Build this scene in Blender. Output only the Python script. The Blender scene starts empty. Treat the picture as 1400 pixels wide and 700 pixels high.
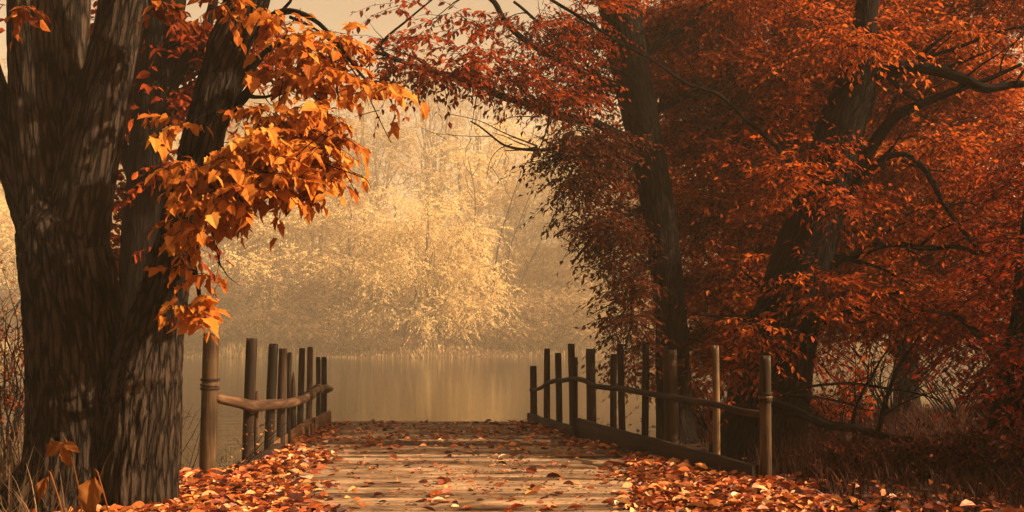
import bpy, math, random
import numpy as np
from mathutils import Vector

random.seed(7)
rng = np.random.default_rng(7)
R = math.radians
scene = bpy.context.scene
COL = scene.collection

# ------------------------------------------------------------------ camera
FPX, HOR, CAMZ = 1345.0, 455.0, 1.3          # focal length, eye line (photo pixels), eye height above the deck
cam_data = bpy.data.cameras.new("camera")
cam_data.sensor_width = 36.0
cam_data.lens = 36.0 * FPX / 1400.0
cam_data.shift_y = (HOR - 350.0) / 1400.0
cam_data.clip_start = 0.05
cam_data.clip_end = 2000.0
cam = bpy.data.objects.new("camera", cam_data)
cam.location = (0, 0, CAMZ)
cam.rotation_euler = (R(90), 0, 0)
COL.objects.link(cam)
scene.camera = cam

# ------------------------------------------------------------------ sky, sun, exposure
SUN_ELEV, SUN_AZ = R(33), R(102)              # azimuth from +Y clockwise: from the right
world = bpy.data.worlds.new("World")
scene.world = world
world.use_nodes = True
wn, wl = world.node_tree.nodes, world.node_tree.links
wn.clear()
w_out = wn.new("ShaderNodeOutputWorld")
w_bg = wn.new("ShaderNodeBackground")
w_sky = wn.new("ShaderNodeTexSky")
w_sky.sky_type = 'NISHITA'
w_sky.sun_disc = False
w_sky.sun_elevation = SUN_ELEV
w_sky.sun_rotation = SUN_AZ
w_sky.dust_density = 6.0
w_sky.air_density = 1.0
w_sky.ozone_density = 0.5
w_tint = wn.new("ShaderNodeMix")
w_tint.data_type = 'RGBA'
w_tint.blend_type = 'MULTIPLY'
w_tint.inputs[0].default_value = 1.0
w_tint.inputs[7].default_value = (1.0, 0.64, 0.34, 1)
wl.new(w_sky.outputs[0], w_tint.inputs[6])
wl.new(w_tint.outputs[2], w_bg.inputs[0])
w_bg.inputs[1].default_value = 0.08
wl.new(w_bg.outputs[0], w_out.inputs[0])

sun_data = bpy.data.lights.new("sun", 'SUN')
sun_data.energy = 5.0
sun_data.angle = R(0.6)
sun_data.color = (1.0, 0.74, 0.46)
sun = bpy.data.objects.new("sun", sun_data)
sdir = Vector((math.sin(SUN_AZ) * math.cos(SUN_ELEV), math.cos(SUN_AZ) * math.cos(SUN_ELEV), math.sin(SUN_ELEV)))
sun.rotation_euler = (-sdir).to_track_quat('-Z', 'Y').to_euler()
sun.location = sdir * 60
COL.objects.link(sun)

scene.view_settings.view_transform = 'Standard'
scene.view_settings.look = 'None'
scene.view_settings.gamma = 1.0
scene.view_settings.use_curve_mapping = False
scene.view_settings.exposure = 1.52
scene.cycles.max_bounces = 5
scene.cycles.diffuse_bounces = 3
scene.cycles.glossy_bounces = 2
scene.cycles.transmission_bounces = 3
scene.cycles.volume_bounces = 2
scene.cycles.caustics_reflective = False
scene.cycles.caustics_refractive = False
scene.cycles.sample_clamp_indirect = 4.0

HAZE_DENSITY = 0.0022

# ------------------------------------------------------------------ small helpers
def P(px, py, d):
    """point at depth d (metres ahead) seen at photo pixel px, py"""
    return np.array([(px - 700.0) * d / FPX, d, CAMZ + (HOR - py) * d / FPX])

def deckpt(px, py, z=0.0):
    d = (CAMZ - z) * FPX / (py - HOR)
    return np.array([(px - 700.0) * d / FPX, d, z])

def _hash(ix, iy, iz):
    n = (ix * 374761393 + iy * 668265263 + iz * 2147483647 // 7 * 1274126177) & 0xFFFFFFFF
    n = ((n ^ (n >> 13)) * 1274126177) & 0xFFFFFFFF
    return ((n ^ (n >> 16)) & 0xFFFF) / 65535.0

def vnoise(p):
    p = np.asarray(p, float)
    i = np.floor(p).astype(np.int64)
    f = p - i
    f = f * f * (3 - 2 * f)
    out = 0
    for dx in (0, 1):
        for dy in (0, 1):
            for dz in (0, 1):
                w = (f[:, 0] if dx else 1 - f[:, 0]) * (f[:, 1] if dy else 1 - f[:, 1]) * (f[:, 2] if dz else 1 - f[:, 2])
                out = out + w * _hash(i[:, 0] + dx, i[:, 1] + dy, i[:, 2] + dz)
    return out

def unit(v):
    return v / np.maximum(np.linalg.norm(v, axis=-1, keepdims=True), 1e-9)

class MB:
    """collects shapes and links them as ONE mesh object"""
    def __init__(self):
        self.V, self.T, self.F, self.R, self.M, self.n = [], [], [], [], [], 0
    def add(self, v, f, rnd=0.5, mat=0, tc=None):
        v = np.asarray(v, float).reshape(-1, 3)
        f = np.asarray(f, int)
        self.V.append(v)
        self.T.append(v if tc is None else np.asarray(tc, float).reshape(-1, 3))
        self.F.append(f + self.n)
        self.R.append(np.broadcast_to(np.asarray(rnd, float), (len(f),)))
        self.M.append(np.full(len(f), mat, int))
        self.n += len(v)
        return self
    def build(self, name, mats, parent=None, origin=(0, 0, 0), smooth=True):
        me = bpy.data.meshes.new(name)
        V = np.concatenate(self.V) - np.asarray(origin, float)
        T = np.concatenate(self.T)
        tot = np.concatenate([np.full(len(f), f.shape[1], int) for f in self.F])
        idx = np.concatenate([f.ravel() for f in self.F])
        me.vertices.add(len(V)); me.vertices.foreach_set("co", V.ravel())
        me.loops.add(len(idx)); me.loops.foreach_set("vertex_index", idx.astype(np.int32))
        me.polygons.add(len(tot))
        me.polygons.foreach_set("loop_start", np.concatenate([[0], np.cumsum(tot)[:-1]]).astype(np.int32))
        me.polygons.foreach_set("loop_total", tot.astype(np.int32))
        me.polygons.foreach_set("material_index", np.concatenate(self.M).astype(np.int32))
        me.polygons.foreach_set("use_smooth", np.full(len(tot), bool(smooth)))
        a = me.attributes.new("rnd", 'FLOAT', 'FACE'); a.data.foreach_set("value", np.concatenate(self.R).astype(np.float32))
        a = me.attributes.new("tc", 'FLOAT_VECTOR', 'POINT'); a.data.foreach_set("vector", T.ravel().astype(np.float32))
        me.update(); me.validate()
        for m in (mats if isinstance(mats, (list, tuple)) else [mats]):
            me.materials.append(m)
        o = bpy.data.objects.new(name, me)
        COL.objects.link(o)
        if parent is not None:
            o.parent = parent
        else:
            o.location = origin
        return o

def tag(o, label=None, cat=None, group=None, kind=None):
    if label: o["label"] = label
    if cat: o["category"] = cat
    if group: o["group"] = group
    if kind: o["kind"] = kind
    return o

def thing(name, label, cat, loc, group=None):
    o = bpy.data.objects.new(name, None)
    o.empty_display_size = 0.3
    o.location = loc
    COL.objects.link(o)
    return tag(o, label, cat, group)

def smooth_path(pts, rad, step):
    """Catmull-Rom through pts, radii interpolated, about `step` metres apart"""
    pts = np.asarray(pts, float); rad = np.asarray(rad, float)
    if len(pts) == 2:
        pts = np.array([pts[0], (pts[0] + pts[1]) / 2, pts[1]]); rad = np.array([rad[0], (rad[0] + rad[1]) / 2, rad[1]])
    P4 = np.vstack([2 * pts[0] - pts[1], pts, 2 * pts[-1] - pts[-2]])
    out, ro = [], []
    for i in range(len(pts) - 1):
        p0, p1, p2, p3 = P4[i:i + 4]
        n = max(2, int(np.linalg.norm(p2 - p1) / step))
        t = np.linspace(0, 1, n, endpoint=False)[:, None]
        out.append(0.5 * (2 * p1 + (p2 - p0) * t + (2 * p0 - 5 * p1 + 4 * p2 - p3) * t ** 2 + (3 * p1 - p0 - 3 * p2 + p3) * t ** 3))
        ro.append(rad[i] + (rad[i + 1] - rad[i]) * t[:, 0])
    out.append(pts[-1:]); ro.append(rad[-1:])
    return np.vstack(out), np.concatenate(ro)

def tube(mb, pts, rad, sides=8, step=0.15, rough=0.0, ridge=0.0, cap=True, mat=0, rnd=0.5, wob=0.0, seed=0.0):
    c, r = smooth_path(pts, rad, step)
    if wob:
        s = np.linspace(0, 1, len(c))
        k = np.column_stack([np.full(len(c), seed + 3.3), np.arange(len(c)) * step * 2.2, np.zeros(len(c))])
        c = c + (np.column_stack([vnoise(k), vnoise(k + 50.5), vnoise(k + 99.5)]) - 0.5) * wob * np.minimum(1, 4 * s)[:, None]
    tg = unit(np.gradient(c, axis=0))
    ref = np.array([0, 1.0, 0]) if abs(tg[:, 1]).max() < 0.85 else np.array([0, 0, 1.0])
    if abs(tg[:, 1]).max() >= 0.85 and abs(tg[:, 2]).max() >= 0.95:
        ref = np.array([1.0, 0.1, 0.1])
    a = unit(np.cross(tg, ref)); b = np.cross(tg, a)
    th = np.linspace(0, 2 * math.pi, sides, endpoint=False)
    s = np.concatenate([[0], np.cumsum(np.linalg.norm(np.diff(c, axis=0), axis=1))])
    ct, st = np.cos(th), np.sin(th)
    tc = np.stack([r[:, None] * ct, r[:, None] * st, np.repeat(s[:, None], sides, 1)], -1) + np.array([seed * 7.1, seed * 3.7, seed * 5.3])
    rr = np.repeat(r[:, None], sides, 1)
    if rough:
        q = tc.reshape(-1, 3) * np.array([6, 6, 1.5])
        rr = rr * (1 + rough * (vnoise(q).reshape(rr.shape) - 0.5) * 2)
    if ridge:
        q = tc.reshape(-1, 3)
        w = (vnoise(q * np.array([5, 5, 3.0])) - 0.5) * 0.9
        n1 = np.minimum(1, np.abs(vnoise((q + w[:, None] * 0.07) * np.array([24, 24, 2.6])) - 0.5) * 5)
        n2 = np.minimum(1, np.abs(vnoise((q + w[:, None] * 0.07) * np.array([48, 48, 8.0]) + 31) - 0.5) * 4)
        rr = rr + (ridge * .8 * (n1 - 0.6) + ridge * 0.5 * (n2 - 0.6)).reshape(rr.shape)
    v = c[:, None, :] + rr[..., None] * (a[:, None, :] * ct[None, :, None] + b[:, None, :] * st[None, :, None])
    n = len(c)
    i = np.arange(n - 1)[:, None] * sides; j = np.arange(sides)[None, :]; k = (j + 1) % sides
    f = np.stack([i + j, i + k, i + sides + k, i + sides + j], -1).reshape(-1, 4)
    v = v.reshape(-1, 3); tc = tc.reshape(-1, 3)
    if cap:
        e = n * sides
        v = np.vstack([v, c[0], c[-1]]); tc = np.vstack([tc, tc[:1], tc[-1:]])
        jj = np.arange(sides); kk = (jj + 1) % sides
        tri = np.vstack([np.stack([np.full(sides, e), kk, jj], -1),
                         np.stack([np.full(sides, e + 1), (n - 1) * sides + jj, (n - 1) * sides + kk], -1)])
        b0 = mb.n
        mb.add(v, f, rnd, mat, tc)
        mb.F.append(tri + b0); mb.R.append(np.full(len(tri), rnd)); mb.M.append(np.full(len(tri), mat, int))
    else:
        mb.add(v, f, rnd, mat, tc)

def box(mb, lo, hi, rnd=0.5, mat=0, tcoff=0.0):
    x0, y0, z0 = lo; x1, y1, z1 = hi
    v = np.array([[x0, y0, z0], [x1, y0, z0], [x1, y1, z0], [x0, y1, z0], [x0, y0, z1], [x1, y0, z1], [x1, y1, z1], [x0, y1, z1]])
    f = [[0, 3, 2, 1], [4, 5, 6, 7], [0, 1, 5, 4], [1, 2, 6, 5], [2, 3, 7, 6], [3, 0, 4, 7]]
    mb.add(v, f, rnd, mat, v + tcoff)

def board(mb, a, b, zlo, zhi_a, zhi_b, th, rnd=0.5, mat=0, seed=0.0, nseg=14, wear=0.012):
    """upright plank from plan point a to b, slightly worn top edge"""
    a = np.array(a, float); b = np.array(b, float)
    t = np.linspace(0, 1, nseg)
    d = unit(b - a); nrm = np.array([d[1], -d[0]]) * th / 2
    xy = a + (b - a) * t[:, None]
    top = zhi_a + (zhi_b - zhi_a) * t + (vnoise(np.column_stack([t * 9 + seed * 5, np.full(nseg, seed), np.zeros(nseg)])) - 0.5) * 2 * wear
    L = np.linalg.norm(b - a)
    c = 0.008
    secs = []
    for off, z in ((-1, None), (-1, 'a'), (-0.7, 'b'), (0.7, 'b'), (1, 'a'), (1, None)):
        zz = np.full(nseg, zlo) if z is None else (top - c if z == 'a' else top)
        secs.append(np.column_stack([xy + nrm * off, zz]))
    v = np.stack(secs, 1)
    tc = np.stack([np.column_stack([np.full(nseg, k * 0.02 + seed), s[:, 2] * 1.0, t * L + seed * 3]) for k, s in enumerate(secs)], 1)
    i = np.arange(nseg - 1)[:, None] * 6; j = np.arange(6)[None, :]; k = (j + 1) % 6
    f = np.stack([i + j, i + k, i + 6 + k, i + 6 + j], -1).reshape(-1, 4)
    b0 = mb.n
    mb.add(v.reshape(-1, 3), f, rnd, mat, tc.reshape(-1, 3))
    mb.F.append(np.array([[0, 1, 2, 3, 4, 5], [(nseg - 1) * 6 + q for q in (5, 4, 3, 2, 1, 0)]]) + b0)
    mb.R.append(np.full(2, rnd)); mb.M.append(np.full(2, mat, int))

# ------------------------------------------------------------------ leaf shapes
LEAF_OVAL = (np.array([[0, 0, 0], [0, .33, -.02], [0, .68, -.03], [0, 1, -.12], [-.27, .28, .07], [-.25, .6, .05], [.27, .28, .07], [.25, .6, .05]]),
             [np.array([[0, 1, 4], [5, 2, 3], [0, 6, 1], [2, 7, 3]]), np.array([[4, 1, 2, 5], [1, 6, 7, 2]])])
_o = [(0, 0), (.2, .05), (.44, .1), (.38, .28), (.56, .46), (.36, .55), (.27, .74), (0, 1.04), (-.25, .76), (-.37, .53), (-.53, .5), (-.4, .27), (-.42, .06), (-.18, .07)]
LEAF_LOBED = (np.array([(0, .38, -.03)] + [(x * .78, y, .26 * abs(x) - .22 * y * y) for x, y in _o]),
              [np.array([[0, 1 + k, 1 + (k + 1) % len(_o)] for k in range(len(_o))])])
LEAF_SMALL = (np.array([[0, 0, 0], [.24, .45, .07], [0, 1, -.06], [-.24, .45, .07]]), [np.array([[0, 1, 2], [0, 2, 3]])])
_w = [(0, 0, 0), (.2, .2, .16), (.3, .5, .22), (.17, .8, .14), (0, 1.02, -.05), (-.2, .78, .1), (-.3, .48, .16), (-.2, .18, .1), (0, .3, -.02), (0, .62, -.03)]
LEAF_CURL = (np.array(_w), [np.array([[0, 1, 8], [3, 4, 9], [4, 5, 9], [7, 0, 8]]), np.array([[1, 2, 9, 8], [6, 7, 8, 9]]), np.array([[2, 3, 9], [5, 6, 9]])])

def put_leaves(mb, pos, tip, nrm, length, rnd, shape, mat=0, wid=1.0):
    tv, tf = shape
    n = len(pos)
    y = unit(tip); z = unit(nrm - (nrm * y).sum(1, keepdims=True) * y); x = np.cross(y, z)
    L = np.broadcast_to(np.asarray(length, float), (n,))[:, None, None]
    W = np.broadcast_to(np.asarray(wid, float), (n,))[:, None, None]
    v = pos[:, None, :] + L * (W * tv[None, :, 0:1] * x[:, None, :] + tv[None, :, 1:2] * y[:, None, :] + tv[None, :, 2:3] * z[:, None, :])
    m = len(tv)
    b0 = mb.n
    mb.V.append(v.reshape(-1, 3)); mb.T.append(np.tile(tv, (n, 1)) + np.repeat(rnd, m)[:, None] * 40); mb.n += n * m
    off = (np.arange(n) * m)[:, None, None]
    for f in tf:
        mb.F.append((f[None] + off).reshape(-1, f.shape[1]) + b0)
        mb.R.append(np.repeat(rnd, len(f))); mb.M.append(np.full(n * len(f), mat, int))

def put_twigs(mb, a, m, e, r, mat=0):
    """slender three-sided twigs through a, m, e"""
    n = len(a)
    t = unit(e - a)
    u = unit(np.cross(t, np.array([.31, .2, .93]))); w = np.cross(t, u)
    rows = []
    for p, s in ((a, 1.0), (m, .75), (e, .3)):
        for ang in (0, 2.094, 4.189):
            rows.append(p + (u * math.cos(ang) + w * math.sin(ang)) * (r * s)[:, None])
    v = np.stack(rows, 1)
    f = np.array([[0, 1, 4, 3], [1, 2, 5, 4], [2, 0, 3, 5], [3, 4, 7, 6], [4, 5, 8, 7], [5, 3, 6, 8]])
    b0 = mb.n
    mb.V.append(v.reshape(-1, 3)); mb.T.append(v.reshape(-1, 3)); mb.n += n * 9
    mb.F.append((f[None] + (np.arange(n) * 9)[:, None, None]).reshape(-1, 4) + b0)
    mb.R.append(np.full(n * 6, .3)); mb.M.append(np.full(n * 6, mat, int))

def in_ball(n, flat=1.0):
    v = unit(rng.normal(size=(n, 3))) * rng.random((n, 1)) ** (1 / 2.4)
    return v

def foliage(mb, centre, radii, twigs, per, leaf, shape, droop=0.5, clumps=6, twig_len=0.55, twig_r=0.004, leaf_mat=0, twig_mat=1, spread=0.42, tone=0.0, face=None, layer=.6):
    """a mass of leafy twigs: clumps inside an ellipsoid, twigs from each clump, leaves along each twig"""
    centre = np.asarray(centre, float); radii = np.asarray(radii, float)
    sub = centre + in_ball(clumps) * radii * 0.85
    which = rng.integers(0, clumps, twigs)
    ctone = rng.random(clumps)
    start = sub[which] + rng.normal(size=(twigs, 3)) * radii * spread * 0.6 * np.array([1.15, 1.15, layer])
    d = unit(rng.normal(size=(twigs, 3)) * np.array([1, 1, .3]) + (start - centre) / radii * .5 + np.array([0, 0, -.15]))
    L = twig_len * (0.6 + 0.8 * rng.random(twigs))
    end = start + d * L[:, None] + np.array([0, 0, -1]) * (droop * L * .45)[:, None]
    mid = start + d * (L * .5)[:, None] + np.array([0, 0, -1]) * (droop * L * .1)[:, None]
    put_twigs(mb, start, mid, end, np.full(twigs, twig_r), twig_mat)
    t = np.linspace(.12, 1, per)[None, :, None] + (rng.random((twigs, per, 1)) - .5) * .12
    pos = (start[:, None] * (1 - t) ** 2 + 2 * mid[:, None] * t * (1 - t) + end[:, None] * t ** 2)
    side = unit(np.cross(d, np.array([0, 0, 1.0])))
    sg = np.where(np.arange(per) % 2 == 0, 1.0, -1.0)[None, :, None]
    tip = d[:, None] * .6 + side[:, None] * sg * .8 + rng.normal(size=(twigs, per, 3)) * .35 + np.array([0, 0, -1.0]) * droop
    nr = np.array([0, 0, 1.0]) + rng.normal(size=(twigs, per, 3)) * .55
    if face is not None:
        nr = nr + np.asarray(face)
    n = twigs * per
    ln = leaf * (.65 + .7 * rng.random(n))
    rnd = np.clip(.5 * rng.random(n) + .5 * np.repeat(ctone[which], per) + tone, 0, 1)
    put_leaves(mb, pos.reshape(n, 3), tip.reshape(n, 3), nr.reshape(n, 3), ln, rnd, shape, leaf_mat, wid=.6 + .55 * rng.random(n))

# ------------------------------------------------------------------ materials
def new_mat(name):
    m = bpy.data.materials.new(name)
    m.use_nodes = True
    nt = m.node_tree
    nt.nodes.clear()
    return m, nt.nodes, nt.links, nt.nodes.new("ShaderNodeOutputMaterial")

def ramp(nodes, stops):
    r = nodes.new("ShaderNodeValToRGB")
    el = r.color_ramp.elements
    while len(el) < len(stops):
        el.new(0.5)
    for e, (p, c) in zip(el, stops):
        e.position = p
        e.color = (*c, 1)
    return r

def attr(nodes, name):
    a = nodes.new("ShaderNodeAttribute")
    a.attribute_name = name
    return a

def leaf_mat(name, stops, transl=0.35, rough=0.7, vein=True, spec=0.1):
    m, n, l, out = new_mat(name)
    a = attr(n, "rnd")
    r = ramp(n, stops)
    tc = attr(n, "tc")
    nz = n.new("ShaderNodeTexNoise"); nz.inputs["Scale"].default_value = 5.0; nz.inputs["Detail"].default_value = 3
    l.new(tc.outputs["Vector"], nz.inputs["Vector"])
    ad = n.new("ShaderNodeMath"); ad.operation = 'MULTIPLY_ADD'
    l.new(nz.outputs[0], ad.inputs[0]); ad.inputs[1].default_value = 0.35
    sb = n.new("ShaderNodeMath"); sb.operation = 'SUBTRACT'; l.new(a.outputs["Fac"], sb.inputs[0]); sb.inputs[1].default_value = 0.17
    l.new(sb.outputs[0], ad.inputs[2])
    l.new(ad.outputs[0], r.inputs[0])
    p = n.new("ShaderNodeBsdfPrincipled"); p.inputs["Roughness"].default_value = rough
    p.inputs["Specular IOR Level"].default_value = spec
    t = n.new("ShaderNodeBsdfTranslucent")
    mx = n.new("ShaderNodeMixShader"); mx.inputs[0].default_value = transl
    l.new(r.outputs[0], p.inputs["Base Color"]); l.new(r.outputs[0], t.inputs[0])
    l.new(p.outputs[0], mx.inputs[1]); l.new(t.outputs[0], mx.inputs[2]); l.new(mx.outputs[0], out.inputs[0])
    return m

def bark_mat(name, c0, c1, c2, scale=(34, 34, 5.0), bump=1.0, dist=0.03):
    m, n, l, out = new_mat(name)
    tc = attr(n, "tc")
    mp = n.new("ShaderNodeMapping"); mp.inputs["Scale"].default_value = scale
    l.new(tc.outputs["Vector"], mp.inputs["Vector"])
    nz = n.new("ShaderNodeTexNoise"); nz.inputs["Scale"].default_value = 1; nz.inputs["Detail"].default_value = 6; nz.inputs["Distortion"].default_value = .7
    l.new(mp.outputs[0], nz.inputs["Vector"])
    ds = n.new("ShaderNodeVectorMath"); ds.operation = 'MULTIPLY_ADD'; ds.inputs[1].default_value = (1.3, 1.3, 1.3)
    l.new(nz.outputs["Color"], ds.inputs[0]); l.new(mp.outputs[0], ds.inputs[2])
    vo = n.new("ShaderNodeTexVoronoi"); vo.feature = 'DISTANCE_TO_EDGE'; vo.inputs["Scale"].default_value = .62
    l.new(ds.outputs[0], vo.inputs["Vector"])
    c1_ = n.new("ShaderNodeMath"); c1_.operation = 'MULTIPLY'; c1_.use_clamp = True; c1_.inputs[1].default_value = 4.6
    l.new(vo.outputs["Distance"], c1_.inputs[0])
    fn = n.new("ShaderNodeTexNoise"); fn.inputs["Scale"].default_value = 2.6; fn.inputs["Detail"].default_value = 8; fn.inputs["Roughness"].default_value = .7
    l.new(mp.outputs[0], fn.inputs["Vector"])
    mu = n.new("ShaderNodeMath"); mu.operation = 'MULTIPLY'
    l.new(c1_.outputs[0], mu.inputs[0]); l.new(fn.outputs[0], mu.inputs[1])
    n2 = n.new("ShaderNodeTexNoise"); n2.inputs["Scale"].default_value = 2.2; n2.inputs["Detail"].default_value = 4
    l.new(tc.outputs["Vector"], n2.inputs["Vector"])
    sc = n.new("ShaderNodeMath"); sc.operation = 'MULTIPLY_ADD'; sc.inputs[1].default_value = 1.5
    l.new(mu.outputs[0], sc.inputs[0])
    n3 = n.new("ShaderNodeMath"); n3.operation = 'SUBTRACT'; n3.inputs[1].default_value = .5
    l.new(n2.outputs[0], n3.inputs[0]); l.new(n3.outputs[0], sc.inputs[2])
    r = ramp(n, [(0.08, c0), (0.5, c1), (0.95, c2)])
    l.new(sc.outputs[0], r.inputs[0])
    p = n.new("ShaderNodeBsdfPrincipled"); p.inputs["Roughness"].default_value = .95; p.inputs["Specular IOR Level"].default_value = .08
    b = n.new("ShaderNodeBump"); b.inputs["Strength"].default_value = bump; b.inputs["Distance"].default_value = dist
    l.new(mu.outputs[0], b.inputs["Height"]); l.new(b.outputs[0], p.inputs["Normal"])
    l.new(r.outputs[0], p.inputs["Base Color"]); l.new(p.outputs[0], out.inputs[0])
    return m

def wood_mat(name, c0, c1, c2, scale, rough=.75, bump=.5, use_rnd=0.5):
    """weathered grain running along the third axis of the piece"""
    m, n, l, out = new_mat(name)
    tc = attr(n, "tc")
    mp = n.new("ShaderNodeMapping"); mp.inputs["Scale"].default_value = scale
    l.new(tc.outputs["Vector"], mp.inputs["Vector"])
    nz = n.new("ShaderNodeTexNoise"); nz.inputs["Scale"].default_value = 1; nz.inputs["Detail"].default_value = 8; nz.inputs["Roughness"].default_value = .65; nz.inputs["Distortion"].default_value = .4
    l.new(mp.outputs[0], nz.inputs["Vector"])
    n2 = n.new("ShaderNodeTexNoise"); n2.inputs["Scale"].default_value = 1.7; n2.inputs["Detail"].default_value = 5
    l.new(tc.outputs["Vector"], n2.inputs["Vector"])
    a = attr(n, "rnd")
    m1 = n.new("ShaderNodeMath"); m1.operation = 'MULTIPLY_ADD'; m1.inputs[1].default_value = .9
    l.new(n2.outputs[0], m1.inputs[0]); l.new(nz.outputs[0], m1.inputs[2])
    m2 = n.new("ShaderNodeMath"); m2.operation = 'MULTIPLY_ADD'; m2.inputs[1].default_value = use_rnd
    l.new(a.outputs["Fac"], m2.inputs[0]); l.new(m1.outputs[0], m2.inputs[2])
    m3 = n.new("ShaderNodeMath"); m3.operation = 'SUBTRACT'; m3.inputs[1].default_value = .45 + use_rnd * .5
    l.new(m2.outputs[0], m3.inputs[0])
    r = ramp(n, [(0.24, c0), (0.48, c1), (0.76, c2)])
    l.new(m3.outputs[0], r.inputs[0])
    p = n.new("ShaderNodeBsdfPrincipled"); p.inputs["Roughness"].default_value = rough; p.inputs["Specular IOR Level"].default_value = .12
    b = n.new("ShaderNodeBump"); b.inputs["Strength"].default_value = bump; b.inputs["Distance"].default_value = .008
    l.new(nz.outputs[0], b.inputs["Height"]); l.new(b.outputs[0], p.inputs["Normal"])
    l.new(r.outputs[0], p.inputs["Base Color"]); l.new(p.outputs[0], out.inputs[0])
    return m

M = {}
M['bark'] = bark_mat("grey_brown_bark", (.005, .0035, .0026), (.026, .0175, .0125), (.075, .051, .037))
M['dark_bark'] = bark_mat("dark_bark", (.002, .0015, .0013), (.006, .004, .0033), (.016, .0105, .008))
M['twig'] = bark_mat("twig_bark", (.006, .004, .003), (.016, .01, .008), (.035, .022, .016), bump=.3)
M['far_bark'] = bark_mat("pale_far_bark", (.07, .05, .035), (.13, .095, .065), (.2, .15, .1), scale=(6, 6, 1), bump=.3)  # distance haze put into the colour as paler bark
M['amber_leaf'] = leaf_mat("amber_leaf", [(0, (.15, .03, .006)), (.3, (.38, .1, .014)), (.65, (.6, .215, .03)), (1, (.76, .37, .08))], .45)
M['rust_leaf'] = leaf_mat("rust_leaf", [(0, (.05, .007, .003)), (.35, (.17, .021, .005)), (.7, (.33, .05, .008)), (1, (.48, .11, .018))], .5)
M['shaded_leaf'] = leaf_mat("shaded_leaf", [(0, (.03, .007, .004)), (.4, (.085, .018, .007)), (.8, (.17, .04, .011)), (1, (.3, .085, .02))], .35)  # for the hanging clump: its shade is put into the leaf colour
M['crimson_leaf'] = leaf_mat("crimson_leaf", [(0, (.045, .006, .003)), (.4, (.17, .016, .005)), (.8, (.32, .036, .007)), (1, (.45, .08, .014))], .5)
M['copper_leaf'] = leaf_mat("copper_leaf", [(0, (.1, .013, .004)), (.35, (.3, .045, .007)), (.7, (.48, .095, .013)), (1, (.62, .19, .03))], .5)
M['far_gold'] = leaf_mat("far_gold_leaf", [(0, (.64, .47, .22)), (.5, (.74, .56, .28)), (1, (.82, .66, .37))], .5)  # gold, tan and fawn have distance haze put into the colour
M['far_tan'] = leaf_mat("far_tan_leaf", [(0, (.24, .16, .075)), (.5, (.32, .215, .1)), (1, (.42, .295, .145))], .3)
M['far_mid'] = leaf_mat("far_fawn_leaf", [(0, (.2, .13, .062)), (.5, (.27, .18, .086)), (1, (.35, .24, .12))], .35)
M['far_shaded_brown'] = leaf_mat("far_shaded_brown_leaf", [(0, (.04, .022, .012)), (.5, (.085, .047, .023)), (1, (.15, .088, .042))], .3)  # waterline shade put into a darker leaf colour for the left bushes
M['litter'] = leaf_mat("fallen_leaf", [(0, (.03, .006, .003)), (.28, (.2, .032, .008)), (.55, (.42, .1, .02)), (.82, (.6, .23, .065)), (1, (.72, .42, .2))], .15, rough=.5, spec=.4)
M['dry_leaf'] = leaf_mat("dry_leaf", [(0, (.15, .045, .012)), (.5, (.32, .115, .03)), (1, (.5, .23, .08))], .3)
M['pale_leaf'] = leaf_mat("pale_dry_leaf", [(0, (.45, .3, .17)), (.5, (.6, .43, .27)), (1, (.72, .56, .4))], .15, rough=.45)
M['dark_leaf'] = leaf_mat("dark_dry_leaf", [(0, (.03, .01, .006)), (.5, (.09, .022, .01)), (1, (.16, .035, .014))], .15, rough=.5)
M['dry_grass'] = leaf_mat("dry_grass", [(0, (.03, .018, .01)), (.5, (.09, .052, .028)), (1, (.2, .125, .07))], .25)
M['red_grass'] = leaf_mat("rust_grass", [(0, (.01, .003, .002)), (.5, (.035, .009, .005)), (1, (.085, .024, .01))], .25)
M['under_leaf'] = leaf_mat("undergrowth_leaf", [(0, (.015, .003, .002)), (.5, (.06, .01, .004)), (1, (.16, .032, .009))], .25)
M['reed'] = leaf_mat("pale_reed", [(0, (.12, .08, .04)), (.5, (.24, .16, .08)), (1, (.36, .26, .13))], .25)
M['shaded_post'] = wood_mat("shaded_post_wood", (.004, .0025, .0018), (.012, .0062, .0042), (.035, .019, .011), (30, 30, 2.5), use_rnd=.4)  # darker copy of the post wood, shade put into its colour
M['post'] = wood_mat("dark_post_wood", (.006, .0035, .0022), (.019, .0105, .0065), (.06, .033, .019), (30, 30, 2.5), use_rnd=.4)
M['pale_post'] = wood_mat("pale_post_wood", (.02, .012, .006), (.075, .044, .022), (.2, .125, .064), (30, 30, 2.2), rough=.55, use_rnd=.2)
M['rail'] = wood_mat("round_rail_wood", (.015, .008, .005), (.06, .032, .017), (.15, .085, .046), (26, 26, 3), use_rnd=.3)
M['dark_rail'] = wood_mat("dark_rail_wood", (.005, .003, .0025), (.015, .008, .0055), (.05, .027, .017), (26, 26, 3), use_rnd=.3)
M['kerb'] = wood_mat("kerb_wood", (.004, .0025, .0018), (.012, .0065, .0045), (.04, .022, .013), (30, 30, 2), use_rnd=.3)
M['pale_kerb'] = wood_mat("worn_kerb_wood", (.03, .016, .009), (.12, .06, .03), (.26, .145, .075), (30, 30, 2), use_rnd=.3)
M['deck'] = wood_mat("weathered_deck", (.03, .016, .009), (.15, .092, .054), (.36, .24, .145), (4.5, 30, 30), rough=.7, bump=.9, use_rnd=.32)
M['band'] = wood_mat("dark_band", (.008, .005, .004), (.02, .013, .01), (.05, .03, .022), (60, 60, 60), use_rnd=.1)

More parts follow.
